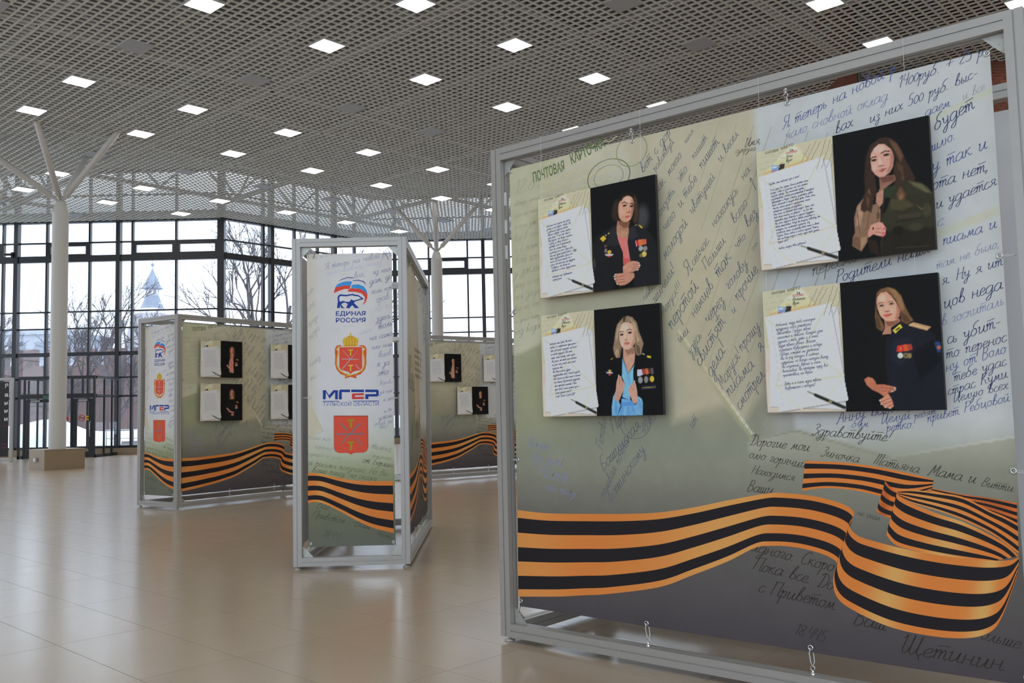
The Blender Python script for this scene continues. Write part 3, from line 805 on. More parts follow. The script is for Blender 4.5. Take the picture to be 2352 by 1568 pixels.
# ======================================================================
#  what is printed on the banners and boards (metres on each sheet; portraits in 100 x 138 units)
# ======================================================================
LINES = [
 ('Я теперь на новой р', 1.901, 2.743, 2.457, 2.887, (78, 88, 140)),
 ('1400руб. + 25 р', 2.462, 2.812, 2.823, 2.868, (52, 62, 100)),
 ('чало сновной оклад', 1.914, 2.69, 2.416, 2.773, (128, 134, 165)),
 ('вах', 2.166, 2.663, 2.251, 2.687, (52, 62, 100)),
 ('из них 500 руб. выс-', 2.327, 2.68, 2.796, 2.78, (52, 62, 100)),
 ('даем', 2.572, 2.656, 2.679, 2.679, (78, 88, 140)),
 ('и все', 2.731, 2.691, 2.822, 2.718, (150, 150, 150)),
 ('будет', 2.608, 2.584, 2.776, 2.648, (52, 62, 100)),
 ('шлю.', 2.592, 2.491, 2.694, 2.528, (78, 88, 140)),
 ('у так и', 2.587, 2.399, 2.816, 2.462, (78, 88, 140)),
 ('ота нет,', 2.583, 2.319, 2.817, 2.365, (52, 62, 100)),
 ('и удается', 2.594, 2.231, 2.843, 2.295, (52, 62, 100)),
 ('с.', 2.592, 2.153, 2.632, 2.154, (128, 134, 165)),
 ('письма и', 2.612, 2.064, 2.833, 2.113, (78, 88, 140)),
 ('там не было,', 2.581, 1.963, 2.84, 2.029, (128, 134, 165)),
 ('пересмо', 2.017, 1.997, 2.24, 2.045, (98, 104, 112)),
 ('Родители наши', 2.13, 1.95, 2.558, 2.044, (52, 62, 100)),
 ('я. Ну я ит', 2.599, 1.889, 2.847, 1.95, (52, 62, 100)),
 ('цов неда', 2.602, 1.785, 2.841, 1.85, (52, 62, 100)),
 ('в госпиталь', 2.589, 1.711, 2.844, 1.781, (128, 134, 165)),
 ('сь убит-', 2.608, 1.627, 2.825, 1.691, (52, 62, 100)),
 ('то перенос', 2.599, 1.563, 2.843, 1.625, (52, 62, 100)),
 ('ну от Воло', 2.596, 1.508, 2.839, 1.579, (78, 88, 140)),
 ('тебе удас', 2.627, 1.465, 2.837, 1.526, (52, 62, 100)),
 ('страс Куми', 2.599, 1.405, 2.838, 1.473, (52, 62, 100)),
 ('Целую всех', 2.617, 1.374, 2.837, 1.427, (52, 62, 100)),
 ('Анну вам', 2.098, 1.286, 2.362, 1.337, (78, 88, 140)),
 ('Целуй', 2.303, 1.285, 2.434, 1.305, (78, 88, 140)),
 ('ребят', 2.453, 1.304, 2.546, 1.326, (78, 88, 140)),
 ('привет Ребцовой', 2.506, 1.288, 2.84, 1.374, (78, 88, 140)),
 ('б.лм.', 2.169, 1.268, 2.256, 1.271, (78, 88, 140)),
 ('ретко.', 2.327, 1.247, 2.449, 1.268, (78, 88, 140)),
 ('Здравствуйте!', 1.978, 1.236, 2.342, 1.204, (52, 48, 42)),
 ('Дорогие мои', 1.656, 1.186, 1.961, 1.157, (52, 48, 42)),
 ('Зиночка', 2.017, 1.137, 2.195, 1.107, (52, 48, 42)),
 ('Татьяна', 2.257, 1.104, 2.459, 1.066, (52, 48, 42)),
 ('Мама и', 2.495, 1.059, 2.688, 1.029, (52, 48, 42)),
 ('Витти.', 2.708, 1.019, 2.837, 0.995, (52, 48, 42)),
 ('Шлю горячий', 1.648, 1.123, 1.939, 1.075, (52, 48, 42)),
 ('Находимся', 1.659, 1.045, 1.88, 1.013, (52, 48, 42)),
 ('Ваши', 1.631, 0.956, 1.767, 0.946, (52, 48, 42)),
 ('наю, не скал', 2.099, 0.887, 2.276, 0.847, (52, 48, 42)),
 ('идного. Скоро', 1.636, 0.664, 2.049, 0.596, (52, 48, 42)),
 ('Пока все. До', 1.641, 0.572, 2.045, 0.513, (52, 48, 42)),
 ('с Приветом', 1.666, 0.465, 2.048, 0.422, (52, 48, 42)),
 ('Ваш', 2.133, 0.369, 2.28, 0.359, (52, 48, 42)),
 ('Щетинин', 2.334, 0.273, 2.749, 0.255, (52, 48, 42)),
 ('18.445', 1.84, 0.284, 1.991, 0.264, (52, 48, 42)),
 ('больше', 2.634, 0.383, 2.815, 0.355, (52, 48, 42)),
 ('вет с дор', 1.087, 2.677, 1.274, 2.861, (98, 104, 112)),
 ('равствуй', 1.168, 2.667, 1.29, 2.809, (98, 104, 112)),
 ('иак', 1.169, 2.542, 1.227, 2.602, (98, 104, 112)),
 ('моего', 1.252, 2.629, 1.334, 2.726, (98, 104, 112)),
 ('письм', 1.361, 2.784, 1.41, 2.847, (98, 104, 112)),
 ('обизать', 1.176, 2.401, 1.285, 2.543, (98, 104, 112)),
 ('это', 1.317, 2.58, 1.366, 2.645, (98, 104, 112)),
 ('пишет', 1.404, 2.69, 1.489, 2.788, (98, 104, 112)),
 ('чего', 1.216, 2.331, 1.285, 2.411, (98, 104, 112)),
 ('и', 1.311, 2.444, 1.333, 2.469, (98, 104, 112)),
 ('тебе', 1.348, 2.49, 1.422, 2.582, (98, 104, 112)),
 ('пишет', 1.447, 2.629, 1.555, 2.753, (98, 104, 112)),
 ('молодой', 1.209, 2.177, 1.354, 2.353, (98, 104, 112)),
 ('цветущей', 1.38, 2.401, 1.524, 2.573, (98, 104, 112)),
 ('и весел', 1.556, 2.645, 1.666, 2.77, (98, 104, 112)),
 ('Я', 1.342, 2.072, 1.374, 2.108, (98, 104, 112)),
 ('сейчас', 1.381, 2.121, 1.476, 2.241, (98, 104, 112)),
 ('нахожусь', 1.507, 2.309, 1.653, 2.478, (98, 104, 112)),
 ('на', 1.682, 2.529, 1.722, 2.572, (98, 104, 112)),
 ('шинели!', 1.139, 1.946, 1.273, 2.117, (98, 104, 112)),
 ('Польши', 1.452, 2.09, 1.57, 2.228, (98, 104, 112)),
 ('всего', 1.623, 2.311, 1.703, 2.404, (98, 104, 112)),
 ('1', 1.737, 2.459, 1.754, 2.476, (98, 104, 112)),
 ('Маруся!!!', 1.185, 1.873, 1.305, 2.024, (98, 104, 112)),
 ('перстой', 1.235, 1.79, 1.403, 2.008, (98, 104, 112)),
 ('так', 1.523, 2.041, 1.599, 2.138, (98, 104, 112)),
 ('что', 1.628, 2.18, 1.685, 2.232, (98, 104, 112)),
 ('вез', 1.697, 2.28, 1.753, 2.341, (98, 104, 112)),
 ('или', 1.28, 1.719, 1.341, 1.777, (98, 104, 112)),
 ('немцев', 1.373, 1.847, 1.494, 2.004, (98, 104, 112)),
 ('голову', 1.575, 1.975, 1.689, 2.092, (98, 104, 112)),
 ('сни', 1.718, 2.158, 1.748, 2.193, (98, 104, 112)),
 ('здесь', 1.347, 1.643, 1.415, 1.751, (98, 104, 112)),
 ('через', 1.451, 1.809, 1.551, 1.917, (98, 104, 112)),
 ('и', 1.597, 1.848, 1.616, 1.866, (98, 104, 112)),
 ('прочие', 1.627, 1.91, 1.745, 2.056, (98, 104, 112)),
 ('свистят', 1.396, 1.589, 1.552, 1.811, (98, 104, 112)),
 ('дела!', 1.461, 1.53, 1.556, 1.676, (98, 104, 112)),
 ('прошу', 1.636, 1.651, 1.742, 1.771, (98, 104, 112)),
 ('Маруся!', 1.52, 1.468, 1.636, 1.641, (98, 104, 112)),
 ('я', 1.736, 1.645, 1.758, 1.673, (98, 104, 112)),
 ('письма', 1.556, 1.427, 1.702, 1.579, (98, 104, 112)),
 ('смотрел', 1.612, 1.357, 1.756, 1.528, (98, 104, 112)),
 ('Попова', 0.754, 1.154, 0.788, 1.325, (98, 104, 112)),
 ('Пол', 0.832, 1.245, 0.928, 1.324, (98, 104, 112)),
 ('Башинская', 0.756, 1.027, 1.017, 1.28, (98, 104, 112)),
 ('полевая почта', 0.753, 0.877, 0.937, 1.196, (98, 104, 112)),
 ('башинскому', 0.8, 0.857, 1.04, 1.15, (98, 104, 112)),
 ('65485', 1.038, 1.237, 1.119, 1.326, (98, 104, 112)),
 ('шивка', 1.067, 1.97, 1.153, 2.045, (98, 104, 112)),
 ('ит', 1.339, 1.266, 1.375, 1.318, (98, 104, 112)),
 ('Танце', 0.201, 1.167, 0.369, 1.151, (128, 134, 165)),
 ('бу мой', 0.233, 1.09, 0.463, 1.05, (128, 134, 165)),
 ('Напт', 0.281, 1.0, 0.491, 0.955, (128, 134, 165)),
 ('что пишу', 0.328, 0.912, 0.552, 0.883, (128, 134, 165)),
 ('12.04', 0.145, 2.721, 0.354, 2.73, (158, 160, 140)),
 ('авещук еринт', 0.143, 2.647, 0.351, 2.658, (158, 160, 140)),
 ('явлю им часто', 0.14, 2.574, 0.349, 2.587, (158, 160, 140)),
 ('и они ущёл', 0.138, 2.5, 0.347, 2.515, (158, 160, 140)),
 ('все в ням', 0.136, 2.427, 0.344, 2.443, (158, 160, 140)),
 ('го в старто', 0.134, 2.354, 0.342, 2.372, (158, 160, 140)),
 ('бой гон', 0.132, 2.281, 0.34, 2.3, (158, 160, 140)),
 ('у закли', 0.129, 2.208, 0.337, 2.229, (158, 160, 140)),
 ('дому не сор', 0.127, 2.135, 0.335, 2.158, (158, 160, 140)),
 ('еня дядя', 0.125, 2.062, 0.333, 2.086, (158, 160, 140)),
 ('все же бой', 0.123, 1.989, 0.33, 2.015, (158, 160, 140)),
 ('не дома пишу', 0.12, 1.916, 0.328, 1.944, (158, 160, 140)),
 ('род вода', 0.118, 1.844, 0.326, 1.874, (158, 160, 140)),
]
PRINTED = [
 ('ПОЧТОВАЯ', 0.307, 2.768, 0.549, 2.798, (92, 112, 70)),
 ('КАРТОЧКА', 0.601, 2.822, 0.846, 2.88, (92, 112, 70)),
]
SCRIPT_BLACK = [
 ('Имя,', 1.692, 2.699, 1.787, 2.701),
 ('супруга', 1.642, 2.677, 1.753, 2.67),
]
RIB = {
 'M4': [[[1.941, 1.111], [2.122, 1.106], [2.279, 1.089], [2.429, 1.061], [2.521, 1.039]], [[1.917, 0.967], [2.035, 0.984], [2.185, 0.977], [2.359, 0.949], [2.512, 0.997]]],
 'M5': [[[2.316, 1.046], [2.397, 1.026], [2.497, 1.004], [2.637, 0.979], [2.737, 0.969], [2.843, 0.952]], [[2.305, 1.011], [2.38, 0.988], [2.495, 0.968], [2.634, 0.933], [2.733, 0.905], [2.839, 0.862]]],
 'M6': [[[2.32, 1.043], [2.313, 1.027], [2.335, 1.0], [2.372, 0.982]], [[2.267, 0.896], [2.274, 0.88], [2.305, 0.866], [2.339, 0.86]]],
 'M3b': [[[2.362, 0.98], [2.425, 0.99], [2.532, 0.983], [2.636, 0.968], [2.734, 0.918], [2.792, 0.894], [2.841, 0.868]], [[2.363, 0.964], [2.422, 0.934], [2.528, 0.905], [2.63, 0.87], [2.729, 0.825], [2.791, 0.782], [2.837, 0.743]]],
 'M3a': [[[2.362, 0.978], [2.371, 0.959], [2.422, 0.932], [2.527, 0.892], [2.63, 0.862], [2.728, 0.817], [2.799, 0.774], [2.837, 0.734]], [[2.307, 0.796], [2.311, 0.777], [2.348, 0.741], [2.44, 0.722], [2.553, 0.708], [2.652, 0.704], [2.707, 0.705], [2.742, 0.706]]],
 'M1': [[[0.117, 0.783], [0.349, 0.776], [0.641, 0.788], [0.893, 0.802], [1.114, 0.822], [1.324, 0.859], [1.523, 0.904], [1.733, 0.947], [1.819, 0.953], [1.95, 0.947], [2.049, 0.931], [2.128, 0.907], [2.163, 0.88], [2.154, 0.85]], [[0.105, 0.266], [0.398, 0.298], [0.594, 0.327], [0.763, 0.353], [1.098, 0.426], [1.309, 0.511], [1.509, 0.597], [1.662, 0.677], [1.744, 0.693], [1.844, 0.697], [1.938, 0.688], [2.019, 0.67], [2.068, 0.646], [2.073, 0.624]]],
 'M2': [[[2.154, 0.854], [2.138, 0.813], [2.178, 0.772], [2.262, 0.75], [2.411, 0.725], [2.553, 0.71], [2.69, 0.705], [2.77, 0.71], [2.812, 0.718], [2.838, 0.73]], [[2.067, 0.624], [2.049, 0.55], [2.066, 0.48], [2.132, 0.434], [2.29, 0.38], [2.457, 0.362], [2.607, 0.37], [2.706, 0.406], [2.76, 0.48], [2.826, 0.653]]],
}
RIBC = [
 [[0.128, 0.865], [0.203, 0.861], [0.274, 0.85], [0.395, 0.817], [0.546, 0.789], [0.698, 0.777], [0.9, 0.774]],
 [[0.126, 0.594], [0.191, 0.6], [0.272, 0.583], [0.422, 0.507], [0.583, 0.415], [0.733, 0.349], [0.902, 0.305]],
]
EM = {
 'blueL': [[0.389, 2.564], [0.408, 2.591], [0.441, 2.608], [0.492, 2.62], [0.548, 2.617], [0.535, 2.578], [0.482, 2.583], [0.43, 2.573]],
 'blueR': [[0.547, 2.586], [0.605, 2.59], [0.656, 2.569], [0.682, 2.529], [0.688, 2.492], [0.666, 2.521], [0.615, 2.548], [0.564, 2.554], [0.537, 2.554]],
 'redL': [[0.376, 2.512], [0.391, 2.564], [0.43, 2.573], [0.482, 2.583], [0.535, 2.578], [0.522, 2.547], [0.481, 2.549], [0.43, 2.534]],
 'redR': [[0.502, 2.524], [0.518, 2.545], [0.537, 2.554], [0.615, 2.548], [0.666, 2.521], [0.688, 2.492], [0.686, 2.456], [0.665, 2.413], [0.642, 2.395], [0.659, 2.425], [0.665, 2.467], [0.635, 2.504], [0.573, 2.52]],
 'arcL': [[0.415, 2.617], [0.451, 2.642], [0.503, 2.659], [0.562, 2.654], [0.56, 2.647], [0.503, 2.652], [0.451, 2.635]],
 'arcR': [[0.556, 2.627], [0.605, 2.632], [0.657, 2.617], [0.683, 2.578], [0.675, 2.586], [0.646, 2.612], [0.605, 2.624], [0.556, 2.621]],
 'bear': [[0.414, 2.433], [0.411, 2.472], [0.421, 2.492], [0.44, 2.5], [0.491, 2.493], [0.542, 2.5], [0.553, 2.502], [0.568, 2.495], [0.604, 2.489], [0.619, 2.478], [0.649, 2.457], [0.645, 2.446], [0.619, 2.445], [0.603, 2.437], [0.578, 2.432], [0.562, 2.417], [0.593, 2.385], [0.611, 2.369], [0.572, 2.367], [0.547, 2.397], [0.521, 2.371], [0.521, 2.366], [0.49, 2.372], [0.506, 2.408], [0.48, 2.424], [0.46, 2.419], [0.444, 2.404], [0.464, 2.378], [0.48, 2.369], [0.449, 2.37], [0.429, 2.399], [0.434, 2.373], [0.406, 2.371], [0.408, 2.399]],
 'bear_white': [[0.429, 2.44], [0.427, 2.47], [0.44, 2.484], [0.491, 2.479], [0.547, 2.488], [0.568, 2.481], [0.604, 2.476], [0.629, 2.457], [0.604, 2.449], [0.562, 2.438], [0.537, 2.451], [0.521, 2.428], [0.49, 2.429], [0.46, 2.44], [0.439, 2.43]],
 'shield1': [[0.423, 2.009], [0.635, 2.005], [0.633, 1.818], [0.617, 1.793], [0.576, 1.786], [0.546, 1.777], [0.525, 1.759], [0.505, 1.778], [0.474, 1.789], [0.439, 1.797], [0.422, 1.822]],
 'crown': [[0.468, 2.013], [0.454, 2.058], [0.462, 2.089], [0.498, 2.103], [0.529, 2.113], [0.564, 2.102], [0.598, 2.086], [0.602, 2.055], [0.587, 2.011]],
 'crowncross': [[0.524, 2.113], [0.525, 2.126], [0.516, 2.127], [0.516, 2.133], [0.525, 2.133], [0.525, 2.139], [0.533, 2.139], [0.533, 2.132], [0.541, 2.132], [0.541, 2.126], [0.533, 2.126], [0.533, 2.113]],
 'ribL': [[0.384, 1.998], [0.4, 2.023], [0.426, 2.03], [0.461, 2.017], [0.425, 2.014], [0.4, 1.992], [0.417, 1.966], [0.404, 1.905], [0.401, 1.843], [0.424, 1.797], [0.474, 1.765], [0.576, 1.737], [0.581, 1.717], [0.525, 1.733], [0.474, 1.719], [0.479, 1.744], [0.433, 1.761], [0.398, 1.803], [0.383, 1.854], [0.386, 1.926], [0.382, 1.957]],
 'ribR': [[0.673, 1.991], [0.658, 2.017], [0.63, 2.025], [0.596, 2.014], [0.632, 2.01], [0.658, 1.987], [0.639, 1.961], [0.651, 1.899], [0.652, 1.838], [0.63, 1.792], [0.581, 1.763], [0.474, 1.739], [0.472, 1.719], [0.525, 1.733], [0.578, 1.717], [0.574, 1.742], [0.619, 1.757], [0.656, 1.797], [0.671, 1.848], [0.67, 1.92], [0.674, 1.95]],
 'bl1': [[0.453, 1.981], [0.461, 1.976], [0.612, 1.803], [0.602, 1.803]],
 'bl2': [[0.599, 1.978], [0.591, 1.971], [0.444, 1.807], [0.454, 1.806]],
 'bl3': [[0.445, 1.902], [0.613, 1.895], [0.577, 1.889], [0.445, 1.896]],
 'ham1': [[0.507, 1.985], [0.553, 1.986], [0.553, 1.978], [0.533, 1.974], [0.533, 1.928], [0.521, 1.928], [0.523, 1.974], [0.505, 1.975]],
 'ham2': [[0.506, 1.843], [0.548, 1.845], [0.551, 1.836], [0.532, 1.83], [0.531, 1.784], [0.519, 1.784], [0.522, 1.831], [0.503, 1.831]],
 'M': [[0.269, 1.616], [0.295, 1.616], [0.325, 1.569], [0.366, 1.614], [0.407, 1.613], [0.406, 1.529], [0.381, 1.529], [0.381, 1.596], [0.33, 1.538], [0.298, 1.598], [0.294, 1.531], [0.269, 1.532]],
 'G': [[0.416, 1.528], [0.417, 1.603], [0.427, 1.618], [0.519, 1.616], [0.518, 1.593], [0.442, 1.595], [0.442, 1.528]],
 'E1': [[0.529, 1.616], [0.646, 1.613], [0.646, 1.59], [0.529, 1.593]],
 'E2': [[0.536, 1.58], [0.646, 1.58], [0.645, 1.562], [0.564, 1.562], [0.564, 1.547], [0.645, 1.548], [0.645, 1.527], [0.535, 1.528]],
 'R': [[0.658, 1.613], [0.773, 1.61], [0.781, 1.598], [0.781, 1.559], [0.77, 1.547], [0.686, 1.549], [0.686, 1.525], [0.657, 1.526], [0.658, 1.57], [0.758, 1.57], [0.758, 1.588], [0.658, 1.59]],
 'line': [[0.269, 1.517], [0.78, 1.509], [0.78, 1.503], [0.269, 1.511]],
 'shield2': [[0.371, 1.373], [0.676, 1.366], [0.675, 1.084], [0.66, 1.052], [0.63, 1.039], [0.559, 1.04], [0.533, 1.033], [0.52, 1.023], [0.506, 1.034], [0.483, 1.04], [0.417, 1.04], [0.383, 1.056], [0.371, 1.086]],
 's2a': [[0.423, 1.313], [0.438, 1.308], [0.618, 1.118], [0.614, 1.108], [0.506, 1.22], [0.429, 1.298]],
 's2b': [[0.616, 1.311], [0.607, 1.293], [0.51, 1.199], [0.43, 1.112], [0.426, 1.122], [0.592, 1.301]],
 's2c': [[0.388, 1.216], [0.642, 1.215], [0.636, 1.203], [0.388, 1.204]],
 'h2a': [[0.491, 1.344], [0.552, 1.345], [0.556, 1.326], [0.533, 1.323], [0.535, 1.275], [0.525, 1.262], [0.51, 1.27], [0.515, 1.321], [0.491, 1.326]],
 'h2b': [[0.489, 1.143], [0.55, 1.142], [0.554, 1.123], [0.531, 1.122], [0.533, 1.072], [0.524, 1.059], [0.508, 1.068], [0.513, 1.118], [0.489, 1.123]],
}
TXT = {
 'ED': [0.394, 2.302, 0.669, 2.298],
 'RO': [0.394, 2.24, 0.668, 2.236],
 'TU': [0.268, 1.472, 0.78, 1.464],
}
CL = [
 ('Я теперь на новой р', 0.293, 2.734, 0.855, 2.843, (128, 134, 165)),
 ('14', 0.875, 2.801, 0.922, 2.857, (52, 62, 100)),
 ('чало сновной оклад', 0.308, 2.682, 0.823, 2.775, (175, 178, 195)),
 ('вах,', 0.564, 2.645, 0.668, 2.669, (128, 134, 165)),
 ('из них', 0.74, 2.678, 0.905, 2.709, (78, 88, 140)),
 ('дам, до', 0.708, 2.585, 0.919, 2.643, (78, 88, 140)),
 ('если ест', 0.727, 2.496, 0.918, 2.539, (78, 88, 140)),
 ('грав', 0.767, 2.413, 0.891, 2.452, (128, 134, 165)),
 ('по по', 0.756, 2.33, 0.916, 2.368, (175, 178, 195)),
 ('здесь', 0.765, 2.239, 0.899, 2.27, (78, 88, 140)),
 ('где мы', 0.375, 2.161, 0.519, 2.196, (188, 190, 202)),
 ('нашко', 0.6, 2.111, 0.729, 2.155, (175, 178, 195)),
 ('толь', 0.785, 2.162, 0.914, 2.203, (78, 88, 140)),
 ('на само', 0.702, 2.063, 0.912, 2.105, (78, 88, 140)),
 ('или наш', 0.721, 1.98, 0.911, 2.012, (78, 88, 140)),
 ('вцев', 0.782, 1.907, 0.9, 1.93, (128, 134, 165)),
 ('я за', 0.761, 1.82, 0.883, 1.838, (78, 88, 140)),
 ('это', 0.77, 1.733, 0.872, 1.751, (78, 88, 140)),
 ('ворово', 0.789, 1.651, 0.907, 1.668, (128, 134, 165)),
 ('уй-ней', 0.788, 1.569, 0.906, 1.587, (78, 88, 140)),
 ('я от', 0.818, 1.497, 0.905, 1.515, (78, 88, 140)),
 ('в', 0.18, 2.835, 0.206, 2.838, (52, 48, 42)),
 ('скат', 0.137, 2.478, 0.194, 2.549, (150, 150, 150)),
 ('кого', 0.136, 2.333, 0.203, 2.414, (150, 150, 150)),
 ('аряди', 0.141, 2.199, 0.233, 2.289, (150, 150, 150)),
 ('цоро', 0.155, 2.085, 0.248, 2.176, (150, 150, 150)),
 ('пишу', 0.154, 1.828, 0.251, 1.908, (150, 150, 150)),
 ('это', 0.148, 1.696, 0.209, 1.735, (150, 150, 150)),
 ('м, Ми', 0.827, 1.395, 0.903, 1.419, (78, 88, 140)),
 ('устоль', 0.775, 1.325, 0.903, 1.358, (78, 88, 140)),
 ('енуй ре', 0.734, 1.275, 0.902, 1.302, (128, 134, 165)),
 ('это.', 0.784, 1.249, 0.861, 1.257, (128, 134, 165)),
 ('рогие мои', 0.129, 1.173, 0.337, 1.148, (150, 150, 150)),
 ('горячио', 0.185, 1.091, 0.346, 1.062, (140, 145, 140)),
 ('тьяна,', 0.701, 1.078, 0.893, 1.033, (120, 125, 115)),
 ('одишся не даль', 0.128, 1.026, 0.427, 0.979, (140, 145, 135)),
 ('Германии', 0.68, 0.998, 0.882, 0.963, (120, 120, 105)),
 ('от Берлин', 0.619, 0.949, 0.897, 0.892, (52, 48, 42)),
 ('и письма получаю, Но Вы', 0.128, 0.941, 0.845, 0.818, (95, 100, 80)),
 ('ваше пишу, но скажу', 0.158, 0.875, 0.748, 0.775, (85, 88, 68)),
 ('Все.', 0.201, 0.552, 0.322, 0.519, (70, 74, 62)),
 ('Приветом', 0.155, 0.469, 0.452, 0.401, (66, 70, 58)),
 ('Ваш', 0.542, 0.379, 0.683, 0.341, (66, 68, 56)),
 ('Щети', 0.743, 0.299, 0.893, 0.235, (66, 68, 56)),
 ('18.445', 0.25, 0.287, 0.42, 0.253, (75, 80, 70)),
]
